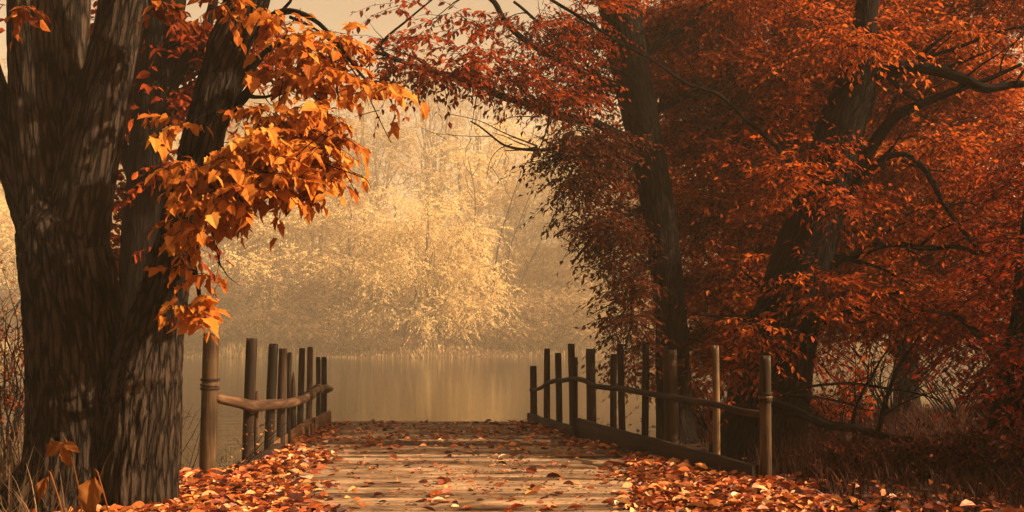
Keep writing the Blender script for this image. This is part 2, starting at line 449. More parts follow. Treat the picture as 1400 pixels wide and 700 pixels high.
# ground: dark humus with leaf-coloured patches
m, n, l, out = new_mat("humus_ground")
geo = n.new("ShaderNodeNewGeometry")
nz = n.new("ShaderNodeTexNoise"); nz.inputs["Scale"].default_value = 9; nz.inputs["Detail"].default_value = 8; nz.inputs["Roughness"].default_value = .7
l.new(geo.outputs["Position"], nz.inputs["Vector"])
r = ramp(n, [(.3, (.008, .004, .003)), (.5, (.03, .013, .007)), (.68, (.09, .036, .015)), (.8, (.16, .075, .03))])
l.new(nz.outputs[0], r.inputs[0])
p = n.new("ShaderNodeBsdfPrincipled"); p.inputs["Roughness"].default_value = .95; p.inputs["Specular IOR Level"].default_value = .15
b = n.new("ShaderNodeBump"); b.inputs["Strength"].default_value = .8; b.inputs["Distance"].default_value = .05
l.new(nz.outputs[0], b.inputs["Height"]); l.new(b.outputs[0], p.inputs["Normal"])
l.new(r.outputs[0], p.inputs["Base Color"]); l.new(p.outputs[0], out.inputs[0])
M['ground'] = m

m, n, l, out = new_mat("still_water")
geo = n.new("ShaderNodeNewGeometry")
mp = n.new("ShaderNodeMapping"); mp.inputs["Scale"].default_value = (.9, 2.4, 1)
l.new(geo.outputs["Position"], mp.inputs["Vector"])
nz = n.new("ShaderNodeTexNoise"); nz.inputs["Scale"].default_value = 1.3; nz.inputs["Detail"].default_value = 3
l.new(mp.outputs[0], nz.inputs["Vector"])
b = n.new("ShaderNodeBump"); b.inputs["Strength"].default_value = .2; b.inputs["Distance"].default_value = .05
l.new(nz.outputs[0], b.inputs["Height"])
p = n.new("ShaderNodeBsdfPrincipled")
p.inputs["Base Color"].default_value = (.01, .007, .005, 1)
p.inputs["Roughness"].default_value = .035
p.inputs["IOR"].default_value = 1.16
p.inputs["Specular Tint"].default_value = (.8, .72, .66, 1)
l.new(b.outputs[0], p.inputs["Normal"]); l.new(p.outputs[0], out.inputs[0])
M['water'] = m

# ================================================================== SETTING
WATER_Z = -0.8
LFX = -2.67                                   # plan line of the left fence
RF = [(2.3, 8.1), (2.18, 8.44), (.9, 12.05), (.31, 14.4)]   # plan line of the right fence

def shore_near(x):
    """how far the near bank reaches at x"""
    return np.interp(x, [-200, -40, -12, -6, -3.6, -2.6, .6, 1.6, 2.6, 5, 9, 14, 30, 60, 200],
                     [16, 15, 14, 12.3, 9.6, 8.8, 8.9, 12.5, 16.5, 19, 20.5, 21, 30, 44, 60])

def shore_far(x):
    return 84 + 3.5 * np.sin(x * .05 + 1.0) + 2.2 * np.sin(x * .17) + 1.2 * np.sin(x * .41 + 2)

def ground_z(x, y):
    x = np.asarray(x, float); y = np.asarray(y, float)
    q = np.column_stack([x.ravel() * .6, y.ravel() * .6, np.zeros(x.size)])
    nz_ = (vnoise(q).reshape(x.shape) - .5) * .16 + (vnoise(q * 3.1 + 7).reshape(x.shape) - .5) * .06
    dn = shore_near(x) - y
    near = np.clip(dn, -3, 6)
    zn = np.where(near > 0, WATER_Z + .78 * (1 - np.exp(-near * 1.4)), WATER_Z + near * .45)
    df = y - shore_far(x)
    zf = np.where(df > 0, WATER_Z + .25 * np.minimum(df, 3) + np.clip(df - 10, 0, 200) * .24 - np.clip(df - 75, 0, 200) * .22, WATER_Z + np.maximum(df, -3) * .45)
    z = np.maximum(zn, zf) + nz_ * np.where(dn > 0, np.clip(dn, 0, 1), 1)
    # keep the ground below the boards
    under = (x > -2.9) & (x < 2.6) & (y > 2) & (y < 15)
    return np.where(under, np.minimum(z, -.07), z)

xs = np.unique(np.concatenate([np.linspace(-230, 230, 70), np.linspace(-30, 34, 70), np.linspace(-9, 12, 110)]))
ys = np.unique(np.concatenate([np.linspace(-20, 300, 80), np.linspace(-4, 32, 80), np.linspace(3, 22, 110), np.linspace(76, 110, 30)]))
gx, gy = np.meshgrid(xs, ys)
mb = MB()
nx, ny = len(xs), len(ys)
i = np.arange(ny - 1)[:, None] * nx; j = np.arange(nx - 1)[None, :]
mb.add(np.column_stack([gx.ravel(), gy.ravel(), ground_z(gx, gy).ravel()]),
       np.stack([i + j, i + j + 1, i + nx + j + 1, i + nx + j], -1).reshape(-1, 4))
tag(mb.build("ground", M['ground']), kind="structure")

mb = MB()
mb.add([[-230, -18, WATER_Z], [230, -18, WATER_Z], [230, 120, WATER_Z], [-230, 120, WATER_Z]], [[0, 1, 2, 3]])
tag(mb.build("water", M['water'], smooth=False), kind="structure")

# air: one closed box of even density around everything
m, n, l, out = new_mat("pale_haze")
pv = n.new("ShaderNodeVolumePrincipled")
pv.inputs["Color"].default_value = (1.0, .87, .66, 1)
pv.inputs["Density"].default_value = HAZE_DENSITY
pv.inputs["Anisotropy"].default_value = 0.0
l.new(pv.outputs[0], out.inputs["Volume"])
mb = MB(); box(mb, (-240, -24, -4.6), (240, 306, 54))
tag(mb.build("haze", m, smooth=False), kind="stuff")

# ================================================================== FOOTBRIDGE
fb = thing("wooden_footbridge", "weathered plank footbridge deck strewn with leaves ending at the lake", "footbridge", (0, 8.5, 0))
O = (0, 8.5, 0)
def right_edge(y):
    return np.interp(y, [2, 7.0] + [q[1] for q in RF], [1.95, 2.25] + [q[0] for q in RF]) + .06
mb = MB()
y = 3.0
k = 0
while y < 14.4:
    w = .155 + .05 * random.random()
    gap = .006 + .007 * random.random()
    if 6.98 < y < 7.4 and abs(y - 7.15) < .1: gap = .035
    x0 = -2.62 + random.uniform(-.04, .04); x1 = right_edge(y) + random.uniform(-.04, .04)
    nseg = 26
    t = np.linspace(0, 1, nseg)
    xx = x0 + (x1 - x0) * t
    sd = random.random() * 50
    e0 = (vnoise(np.column_stack([xx * 2.3, np.full(nseg, sd), np.zeros(nseg)])) - .5) * .022
    e1 = (vnoise(np.column_stack([xx * 2.3, np.full(nseg, sd + 9.4), np.zeros(nseg)])) - .5) * .022
    zz = (vnoise(np.column_stack([xx * 1.1, np.full(nseg, sd + 20.3), np.zeros(nseg)])) - .5) * .016 + random.uniform(-.003, .003)
    tilt = random.uniform(-.003, .003)
    rows = [(y + e0, zz - .045), (y + e0, zz - .008 - tilt), (y + e0 + .012, zz - tilt), (y + w / 2, zz + .002), (y + w - .012 + e1, zz + tilt), (y + w + e1, zz - .008 + tilt), (y + w + e1, zz - .045)]
    v = np.stack([np.column_stack([xx, np.broadcast_to(a_, (nseg,)), np.broadcast_to(b_, (nseg,))]) for a_, b_ in rows], 1)
    q = len(rows)
    ii = np.arange(nseg - 1)[:, None] * q; jj = np.arange(q - 1)[None, :]
    f = np.stack([ii + jj, ii + q + jj, ii + q + jj + 1, ii + jj + 1], -1).reshape(-1, 4)
    mb.add(v.reshape(-1, 3), f, random.random(), 0, v.reshape(-1, 3) + np.array([sd, sd * .37, sd * .61]))
    y += w + gap
mb.build("deck", M['deck'], fb, O)
for bx, tops in ((-2.3, 0), (-.9, 0), (.15, 0)):
    mb = MB(); box(mb, (bx - .06, 3.2, -.26), (bx + .06, 14.3, -.05), tcoff=bx)
    mb.build("beam", M['kerb'], fb, O, smooth=False)
mb = MB(); box(mb, (-2.62, 14.42, -.24), (.34, 14.47, -.012))
mb.build("end_board", M['kerb'], fb, O, smooth=False)
for px_, py_ in ((-2.35, 14.1), (.1, 14.1), (-2.35, 11.6), (.8, 11.6)):
    mb = MB(); tube(mb, [(px_, py_, -1.9), (px_, py_, -.06)], [.09, .08], 10, .3, rough=.08, seed=px_ + py_)
    mb.build("pile", M['post'], fb, O)

# ================================================================== FENCES
def make_post(parent, origin, base, top, r, mat, seed, taper=.92, pointed=False, flat=False):
    mb = MB()
    base = np.array(base, float); top = np.array(top, float)
    mid = (base + top) / 2 + np.array([random.uniform(-.012, .012), random.uniform(-.01, .01), 0])
    if pointed:
        pts = [base, mid, top + (base - top) * .12, top]; rr = [r, r * .95, r * .7, r * .12]
    else:
        pts = [base, mid, top - unit(top - base) * .012, top]; rr = [r, r * (1 + taper) / 2, r * taper, r * taper * .86]
    tube(mb, pts, rr, 16, .07, rough=.07, seed=seed, rnd=random.random())
    return mb.build("post", mat, parent, origin)

LO = (-2.68, 9.0, 0)
fl = thing("post_and_rail_fence", "left timber fence of uneven posts with a thick bent pale rail", "fence", LO, "fences along the footbridge")
# base px, top px, width px, depth
lp = [(282, 289, 462, 23, 8.97), (337, 344, 468, 15.5, 9.9), (365, 374, 475, 13.5, 10.4), (383, 387, 481, 12, 10.95),
      (401, 401, 508, 8.5, 11.8), (409, 413, 480, 9, 12.2), (420, 424, 478, 8.5, 12.9), (434, 435, 491, 6.5, 13.9), (441, 443, 491, 8, 14.25),
      (351, 351, 538, 6, 10.15), (395, 396, 486, 6, 11.3)]
for k, (bx, tx, ty, w, d) in enumerate(lp):
    base = np.array([(bx - 700) * d / FPX, d, -.35]); top = P(tx, ty, d)
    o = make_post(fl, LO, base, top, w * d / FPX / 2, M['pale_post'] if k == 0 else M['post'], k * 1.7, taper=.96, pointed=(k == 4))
    if k == 0:
        o["label"] = "thick pale round post with a dark groove band"
        for zz, mname, rr in ((P(0, 519, d)[2], 'band', .085), (P(0, 526, d)[2], 'pale_post', .088), (P(0, 531, d)[2], 'band', .085)):
            t_ = (zz + .35) / (top[2] + .35); c_ = base + (top - base) * t_
            mb = MB(); tube(mb, [c_ - [0, 0, .012], c_ + [0, 0, .012]], [rr, rr], 18, .02, seed=zz)
            mb.build("binding", M[mname], o, LO)
rail = [(279, 543, 8.97), (312, 550, 9.25), (331, 556, 9.75), (352, 554, 10.1), (380, 552, 10.7), (400, 546, 11.5), (413, 540, 12.1), (425, 532, 12.9), (443, 532, 14.2)]
mb = MB()
tube(mb, [P(x, y_, d) + [.1, 0, 0] for x, y_, d in rail], [.05, .054, .058, .057, .054, .048, .045, .042, .035], 12, .06, rough=.14, wob=.02, seed=3.3)
mb.build("rail", M['rail'], fl, LO)
for kx, ky, d in ((413, 540, 12.05), (425, 532, 12.85), (436, 532, 13.85)):
    c_ = P(kx, ky, d) + [.1, 0, 0]
    mb = MB(); tube(mb, [c_ - [.02, .05, 0], c_ + [.01, .05, 0]], [.062, .062], 10, .03, rough=.1, seed=d)
    mb.build("binding", M['pale_post'], fl, LO)
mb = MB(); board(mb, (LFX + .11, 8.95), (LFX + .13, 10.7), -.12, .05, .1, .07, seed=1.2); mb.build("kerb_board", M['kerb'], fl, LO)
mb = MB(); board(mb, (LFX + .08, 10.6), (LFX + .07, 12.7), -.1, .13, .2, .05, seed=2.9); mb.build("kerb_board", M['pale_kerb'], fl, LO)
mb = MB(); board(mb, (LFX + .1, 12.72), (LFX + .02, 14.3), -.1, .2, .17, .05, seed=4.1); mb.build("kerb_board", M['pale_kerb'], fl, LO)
mb = MB(); board(mb, (LFX + .17, 12.2), (LFX + .17, 12.38), -.05, .17, .17, .03, seed=5.1, nseg=4); mb.build("brace_block", M['pale_kerb'], fl, LO)

RO = (1.5, 11, 0)
fr = thing("post_and_rail_fence", "right dark timber fence of ragged posts with a thin sagging rail and deep kerb board", "fence", RO, "fences along the footbridge")
def on_right(px):
    t = (px - 700) / FPX
    for (x0, y0), (x1, y1) in zip(RF[:-1], RF[1:]):
        # x0 + s(x1-x0) = t (y0 + s(y1-y0))
        s = (t * y0 - x0) / ((x1 - x0) - t * (y1 - y0))
        if -.001 <= s <= 1.001:
            return x0 + s * (x1 - x0), y0 + s * (y1 - y0)
    return RF[-1]
rp = [(1048, 1046, 492, 17, 0), (979, 978, 478, 10.5, 0), (918, 916, 483, 21, .1), (881, 883, 473, 10, .1), (852, 848, 475, 10, .1), (840, 839, 488, 9.5, .12),
      (808, 807, 481, 13.5, .05), (783, 781, 474, 10, .03), (765, 763, 486, 9, .03), (748, 748, 480, 9, .03), (730, 729, 503, 10, .0), (788, 787, 492, 6, .15)]
for k, (bx, tx, ty, w, back) in enumerate(rp):
    x_, d = on_right(bx); d += back
    base = np.array([(bx - 700) * d / FPX, d, -.35]); top = P(tx, ty, d)
    o = make_post(fr, RO, base, top, w * d / FPX / 2, M['pale_post'] if k in (0, 1) else M['shaded_post'], 20 + k * 1.3, taper=.95)
    if k == 0:
        o["label"] = "round pale end post with a dark groove band"
        for zz, mname, rr in ((P(0, 538, d)[2], 'band', .059), (P(0, 543, d)[2], 'pale_post', .062), (P(0, 547, d)[2], 'band', .059)):
            t_ = (zz + .35) / (top[2] + .35); c_ = base + (top - base) * t_
            mb = MB(); tube(mb, [c_ - [0, 0, .01], c_ + [0, 0, .01]], [rr, rr], 18, .02, seed=zz)
            mb.build("binding", M[mname], o, RO)
rail = [(1046, 567), (1010, 562), (979, 553), (930, 545), (880, 537), (850, 532), (815, 527), (799, 520), (783, 518), (765, 520), (750, 524), (740, 531), (730, 533), (724, 533)]
pts = []
for x, y_ in rail:
    xx, d = on_right(max(x, 729)); pts.append(P(x, y_, d - (.08 if x < 1030 else 0)))
mb = MB(); tube(mb, pts, [.032, .034, .03, .034, .03, .032, .033, .033, .034, .032, .03, .028, .024, .02], 10, .06, rough=.16, wob=.025, seed=9.1)
mb.build("rail", M['dark_rail'], fr, RO)
def inward(p_, k_): return (p_[0] - k_, p_[1] - k_ * .3)
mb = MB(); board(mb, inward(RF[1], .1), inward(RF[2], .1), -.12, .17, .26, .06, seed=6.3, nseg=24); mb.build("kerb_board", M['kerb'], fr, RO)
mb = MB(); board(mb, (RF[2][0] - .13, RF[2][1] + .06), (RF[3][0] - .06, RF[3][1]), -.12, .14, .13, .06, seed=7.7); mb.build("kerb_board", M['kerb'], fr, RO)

# ================================================================== LEFT TREES
def stem(mb, path, d, sides=40, step=.04, ridge=.016, rough=.06, mat=0, seed=0, cap=True, dd=0.0, wob=0.0, forks=0):
    pts = [P(x, y_, d + (dd * i_ / max(1, len(path) - 1))) for i_, (x, y_, w) in enumerate(path)]
    tube(mb, pts, [w * d / FPX / 2 for x, y_, w in path], sides, step, rough=rough, ridge=ridge, mat=mat, seed=seed, cap=cap, wob=wob)
    for q in range(forks):
        t = (q + random.uniform(.5, 1.2)) / (forks + .4); t = min(max(t, .15), .96); f_ = t * (len(pts) - 1); i_ = min(int(f_), len(pts) - 2); f_ -= i_
        p0 = pts[i_] * (1 - f_) + pts[i_ + 1] * f_; w0 = (path[i_][2] * (1 - f_) + path[i_ + 1][2] * f_) * d / FPX / 2
        al = unit(pts[i_ + 1] - pts[i_]); up = np.array([random.uniform(-.5, .5), random.uniform(-.4, .4), random.choice((-1, 1, 1)) * random.uniform(.4, 1)])
        dr = unit(al * random.uniform(.5, 1) + up * .7); L = random.uniform(.35, .8)
        p2 = p0 + dr * L + np.array([0, 0, random.uniform(-.12, .08)])
        tube(mb, [p0, p0 + dr * L * .45 + rng.normal(size=3) * .03, p2], [w0 * .5, w0 * .3, .003], 6, .08, rough=.15, wob=.1, seed=seed + q)
        for z_ in (.35, .6, .8):
            a_ = p0 + dr * L * z_; e_ = a_ + unit(dr + rng.normal(size=3) * .8) * L * random.uniform(.25, .5)
            tube(mb, [a_, (a_ + e_) / 2 + rng.normal(size=3) * .015, e_], [max(.003, w0 * .18), .003, .0015], 4, .08, wob=.05, seed=seed + q + z_, cap=False)

d = 7.4
T1 = P(150, 705, d)
t1 = thing("twin_stemmed_tree", "huge ridged old tree with forked trunk and amber leaves in left foreground", "tree", T1)
mb = MB()
stem(mb, [(104, 790, 240), (106, 735, 200), (110, 690, 168), (112, 620, 146), (108, 540, 132), (102, 460, 124), (94, 380, 122), (86, 320, 110), (86, 280, 74), (84, 240, 24)], d, 240, .025, .022, seed=1)
stem(mb, [(196, 790, 150), (188, 735, 128), (184, 690, 118), (188, 620, 112), (196, 545, 102), (207, 475, 84), (224, 400, 64), (243, 325, 55), (262, 250, 53), (288, 150, 54), (312, 70, 56), (338, 0, 58), (354, -70, 58)], d - .08, 200, .025, .02, seed=2)
# roots running into the ground
for k, (ang, ln) in enumerate(((-2.75, .75), (-2.3, .7), (2.9, .6))):
    c = np.array([T1[0] + .1 * math.cos(ang), T1[1] + .02, 0])
    u = np.array([math.cos(ang), math.sin(ang) * .8, 0])
    tube(mb, [c + u * .2 + [0, 0, .75], c + u * .42 + [0, 0, .3], c + u * .65 + [0, 0, .02], c + u * ln + [0, 0, -.16]], [.12, .13, .1, .04], 18, .05, ridge=.014, seed=30 + k)
trunk1 = mb.build("trunk", M['bark'], t1, T1)
for path, sd, dd in (([(72, 345, 92), (60, 240, 76), (50, 120, 68), (47, 0, 68), (44, -80, 66)], 3, .1),
                     ([(98, 350, 96), (116, 250, 78), (140, 140, 70), (164, 30, 62), (182, -80, 58)], 4, -.1),
                     ([(66, 330, 70), (34, 255, 52), (6, 180, 46), (-22, 90, 42), (-50, 0, 40)], 5, .2),
                     ([(88, 330, 80), (90, 200, 66), (92, 80, 58), (96, -70, 54)], 6, .45)):
    mb = MB(); stem(mb, path, d, 110, .03, .014, seed=sd, dd=dd); mb.build("limb", M['bark'], t1, T1)
brs = [([(300, 150, 18), (345, 92, 12), (385, 58, 8), (415, 48, 4)], 0), ([(305, 160, 16), (352, 108, 11), (395, 102, 8), (432, 108, 4)], -.3),
       ([(268, 255, 20), (320, 205, 12), (370, 190, 8), (430, 188, 4)], -.6), ([(250, 285, 18), (300, 262, 11), (350, 250, 7), (395, 248, 4)], -.8),
       ([(240, 310, 15), (262, 345, 9), (274, 385, 6), (280, 425, 4)], -.5), ([(330, 60, 16), (380, 20, 10), (430, 30, 7), (500, 105, 4)], -.3)]
for k, (path, dd) in enumerate(brs):
    mb = MB(); stem(mb, path, d, 10, .06, 0, .16, seed=40 + k, dd=dd, wob=.08, forks=0 if k == 4 else 3); mb.build("branch", M['dark_bark'], t1, T1)

def blob(mb, px, py, rx, ry, d, twigs, per, leaf, shape, rd=None, **kw):
    s = d / FPX
    foliage(mb, P(px, py, d), (rx * s, (rd if rd is not None else (rx + ry) / 2 * s), ry * s), twigs, per, leaf, shape, **kw)

mb = MB()
amber = [(292, 222, 44, 26, 6.6, 46), (350, 205, 44, 26, 6.6, 56), (415, 205, 36, 26, 6.7, 40), (448, 232, 16, 18, 6.7, 12), (372, 158, 36, 22, 6.9, 30),
         (262, 262, 20, 18, 6.6, 14), (320, 262, 34, 18, 6.5, 34), (372, 245, 32, 16, 6.6, 24), (268, 330, 14, 16, 6.6, 8), (272, 300, 16, 14, 6.6, 9), (278, 418, 17, 15, 6.7, 16), (262, 380, 8, 12, 6.7, 4),
         (412, 62, 26, 22, 7.0, 26), (448, 92, 20, 18, 7.0, 22), (500, 118, 18, 8, 7.0, 7), (545, 122, 18, 7, 7.0, 5), (395, 100, 22, 16, 7.1, 16), (430, 150, 22, 20, 6.8, 22), (470, 45, 24, 16, 7.1, 12),
         (375, 18, 24, 14, 7.1, 12), (248, 168, 10, 14, 6.9, 5), (455, 185, 16, 16, 6.8, 12)]
for px, py, rx, ry, dd, nt in amber:
    blob(mb, px, py, rx, ry, dd, max(2, nt * 2 // 3), 7, .088, LEAF_OVAL, droop=.75, clumps=4, twig_len=.22, twig_r=.003, face=(.25, -.35, .1))
    blob(mb, px, py, rx, ry, dd, max(2, nt // 3), 6, .105, LEAF_LOBED, droop=.85, clumps=4, twig_len=.22, twig_r=.003, face=(.25, -.45, 0))
for px, py, rx, ry, dd, nt in ((25, 8, 24, 8, 6.9, 6), (305, 8, 26, 10, 6.9, 8), (205, 2, 20, 10, 7.0, 5)):
    blob(mb, px, py, rx, ry, dd, nt, 6, .1, LEAF_OVAL, droop=.8, clumps=4, twig_len=.2, tone=-.25)
mb.build("crown", [M['amber_leaf'], M['twig']], t1, T1, smooth=False)

d = 9.6
T2 = P(185, 600, d)
t2 = thing("slender_dark_tree", "straight dark tree with rust leaves close behind the forked trunk", "tree", T2)
mb = MB()
stem(mb, [(182, 660, 62), (183, 600, 54), (185, 480, 47), (188, 380, 47), (198, 260, 51), (210, 140, 53), (222, 20, 55), (230, -70, 54)], d, 32, .06, .012, seed=8)
stem(mb, [(208, 160, 26), (250, 90, 18), (285, 30, 14), (300, -50, 10)], d, 12, .08, 0, .1, seed=9)
stem(mb, [(196, 280, 22), (165, 190, 14), (150, 100, 11), (158, -40, 9)], d, 12, .08, 0, .1, seed=10)
mb.build("trunk", M['dark_bark'], t2, T2)
mb = MB()
for px, py, rx, ry, dd, nt in ((180, 60, 40, 55, 10.2, 110), (250, 40, 40, 40, 9.7, 90), (300, 90, 40, 40, 9.8, 80), (165, 160, 36, 50, 10.3, 80), (248, 150, 30, 40, 9.8, 60),
                               (160, 270, 34, 55, 10.2, 70), (240, 245, 40, 40, 10.4, 60), (246, 225, 16, 30, 9.5, 30), (236, 330, 12, 30, 9.6, 14), (165, 370, 26, 45, 10.2, 40), (150, 330, 30, 30, 10.0, 30), (90, 20, 60, 35, 10.5, 40), (330, 40, 50, 40, 10.6, 60)):
    blob(mb, px, py, rx, ry, dd, nt, 8, .11, LEAF_OVAL, droop=.6, clumps=6, twig_len=.4)
mb.build("crown", [M['rust_leaf'], M['twig']], t2, T2, smooth=False)

# ================================================================== RIGHT TREES
SM = LEAF_SMALL
# A: leaning dark trunk behind the fence, arching limbs over the lake
d = 12.3
TA = P(925, 640, d)
ta = thing("arching_tree", "dark leaning tree behind the right fence whose long bough arches over the lake", "tree", TA)
mb = MB()
stem(mb, [(930, 690, 76), (926, 620, 58), (922, 540, 48), (918, 450, 44), (910, 360, 43), (898, 270, 44), (882, 190, 46), (866, 110, 50), (852, 40, 56), (838, -70, 60)], d, 40, .06, .014, seed=11)
mb.build("trunk", M['dark_bark'], ta, TA)
for k, (path, dd) in enumerate([([(888, 205, 22), (820, 172, 13), (760, 152, 11.5), (705, 135, 10), (652, 112, 8.5), (600, 98, 7), (545, 84, 6), (482, 72, 4)], -1.8),
                                ([(870, 130, 18), (800, 100, 11), (745, 75, 9), (700, 35, 7), (668, 2, 6), (600, -20, 3)], -1.2),
                                ([(545, 84, 4.5), (520, 62, 3.5), (560, 25, 3), (600, -8, 2)], 0), 
                                ([(856, 60, 14), (800, 55, 7), (760, 40, 5), (700, 5, 4)], -.6),
                                ([(890, 225, 12), (800, 205, 6), (735, 200, 4.5), (690, 196, 3), (640, 172, 1.6)], -1.4),
                                ([(900, 280, 12), (850, 300, 7), (810, 330, 5), (785, 360, 3)], -.6),
                                ([(876, 160, 14), (940, 130, 9), (985, 118, 7), (1040, 112, 4)], .3),
                                ([(908, 350, 12), (870, 385, 7), (858, 430, 4), (862, 475, 2.5)], -.5),
                                ([(862, 90, 12), (930, 40, 8), (985, -10, 6), (1010, -60, 4)], .5)]):
    if k == 2:
        mb = MB(); stem(mb, path, d - 1.7, 8, .08, 0, .12, seed=61)
    else:
        mb = MB(); stem(mb, path, d, 10, .07, 0, .18, seed=60 + k, dd=dd, wob=.16, forks=5)
    mb.build("branch", M['dark_bark'], ta, TA)
mb = MB()   # bare hanging twigs over the lake
for path in ([(752, 148, 3), (748, 175, 2.2), (735, 205, 1.6), (720, 198, 1)], [(735, 201, 3), (712, 205, 2), (690, 206, 1)], [(735, 200, 2.4), (690, 182, 1.6), (655, 165, 1.1), (610, 155, .8)],
             [(742, 160, 1.8), (700, 160, 1.2), (672, 172, .9)], [(655, 112, 2), (650, 140, 1.3), (644, 178, .8)]):
    stem(mb, path, 10.9, 6, .06, 0, .1, seed=path[0][0])
mb.build("twig", M['dark_bark'], ta, TA)
mb = MB()
A = [(525, 66, 30, 12, 10.8, 24), (560, 92, 36, 10, 10.7, 46), (612, 98, 36, 12, 10.7, 60), (590, 40, 34, 16, 11.0, 20), (655, 82, 40, 20, 10.9, 90), (650, 22, 40, 14, 11.2, 34), (715, 98, 40, 26, 11.2, 105),
     (715, 28, 40, 22, 11.4, 66), (770, 60, 38, 32, 11.5, 95), (770, 130, 50, 28, 11.5, 170), (815, 100, 32, 40, 12.6, 120), (800, 20, 45, 36, 11.8, 130), (770, 185, 24, 20, 11.4, 64),
     (750, 215, 18, 20, 11.5, 50), (775, 240, 34, 34, 11.6, 100), (800, 195, 36, 30, 11.8, 110), (845, 210, 26, 30, 12.6, 90), (795, 300, 30, 34, 11.8, 80), (820, 345, 32, 34, 11.8, 80), (850, 290, 20, 24, 12.6, 36),
     (855, 385, 24, 34, 11.9, 70), (858, 440, 24, 28, 11.9, 60), (868, 345, 14, 24, 12.6, 30), (868, 470, 16, 14, 11.9, 20), (560, 5, 30, 8, 11.2, 12),
     (920, 130, 44, 50, 12.9, 190), (930, 50, 50, 44, 12.9, 190), (960, 200, 48, 50, 12.9, 190), (950, 290, 42, 46, 13.0, 170), (965, 380, 40, 44, 13.0, 150), (955, 455, 36, 32, 12.9, 110), (1000, 120, 50, 50, 13.1, 190), (1010, 30, 50, 50, 13.1, 190), (870, 40, 40, 40, 12.9, 110)]
for px, py, rx, ry, dd, nt in A:
    hang = px < 900 and py > 180  # clump whose shade is painted in through a browner leaf
    if hang and px < 850: px += 16
    blob(mb, px, py, rx, ry, dd, int(nt * (1.25 if px > 790 or py > 150 else .8)), 9, .076, SM if px > 700 else LEAF_OVAL, droop=.55, clumps=7, twig_len=.42, tone=-.08 if py > 180 else 0, leaf_mat=2 if hang else 0)
mb.build("crown", [M['rust_leaf'], M['twig'], M['shaded_leaf']], ta, TA, smooth=False)

# B: big forked tree right of the fence end
d = 10.6
TB = P(1045, 640, d)
tb = thing("gnarled_tree", "thick gnarled dark tree right of the fence end holding long bare boughs", "tree", TB)
mb = MB()
stem(mb, [(1020, 720, 190), (1032, 650, 142), (1045, 580, 118), (1060, 500, 100), (1078, 420, 88), (1098, 350, 80), (1118, 290, 74), (1136, 230, 68), (1152, 170, 64), (1168, 125, 58), (1178, 60, 34), (1196, -70, 22)], d, 48, .05, .018, seed=12)
mb.build("trunk", M['dark_bark'], tb, TB)
for k, (path, dd) in enumerate([([(1166, 125, 40), (1205, 98, 22), (1262, 92, 15), (1310, 106, 13), (1350, 121, 11), (1420, 117, 9)], -.5),
                                ([(1120, 300, 34), (1180, 215, 17), (1225, 165, 13), (1260, 140, 11), (1320, 118, 8), (1390, 90, 4)], -.4),
                                ([(1235, 94, 8), (1290, 70, 5), (1345, 48, 4), (1410, 36, 2.5)], -.3),
                                ([(1110, 320, 24), (1180, 245, 10), (1240, 215, 7), (1300, 285, 6), (1345, 345, 4)], -.6),
                                ([(1090, 380, 26), (1160, 348, 12), (1215, 330, 9), (1270, 338, 8), (1340, 348, 5)], -.5),
                                ([(1120, 285, 14), (1080, 228, 6), (1010, 155, 4.6), (960, 122, 4.4), (900, 88, 4.2), (830, 48, 3.8), (742, -2, 3.4)], -1.0),
                                ([(1085, 400, 20), (1040, 425, 9), (985, 434, 5), (940, 432, 3)], -.6),
                                ([(1060, 500, 22), (1120, 440, 10), (1160, 425, 7), (1230, 400, 4)], -.7)]):
    mb = MB(); stem(mb, path, d, 12, .06, 0, .18, seed=80 + k, dd=dd, wob=.16, forks=5); mb.build("branch", M['dark_bark'], tb, TB)
mb = MB()
B = []
for gx_ in range(1010, 1441, 62):
    for gy_ in range(-30, 470, 58):
        if gx_ > 1090 and gy_ > 440: continue
        B.append((gx_ + random.uniform(-26, 26), gy_ + random.uniform(-24, 24), 48, 40, random.uniform(11.9, 13.4), 120))
B += [(1080, 235, 40, 24, 10.0, 60), (1140, 262, 36, 14, 10.0, 44), (1185, 45, 34, 26, 10.1, 60), (1130, 200, 20, 12, 10.0, 18), (1085, 390, 16, 8, 10.0, 12), (1030, 450, 30, 40, 10.2, 70), (1005, 490, 28, 26, 10.4, 60), (1150, 395, 40, 24, 10.0, 60), (1290, 190, 40, 24, 10.5, 40),
      (1330, 40, 40, 16, 10.5, 40), (1250, 300, 40, 24, 10.6, 40), (1340, 260, 40, 30, 10.6, 40), (1120, 380, 20, 20, 10.0, 14), (1190, 420, 30, 16, 10.6, 30), (1280, 400, 40, 24, 10.6, 50), (1095, 150, 26, 24, 10.7, 34)]
for px, py, rx, ry, dd, nt in B:
    blob(mb, px, py, rx, ry, dd, int(nt * 1.25), 9, .077, SM, droop=.5, clumps=6, twig_len=.45, tone=.12 if py < 130 else -.05)
mb.build("crown", [M['copper_leaf'], M['twig']], tb, TB, smooth=False)

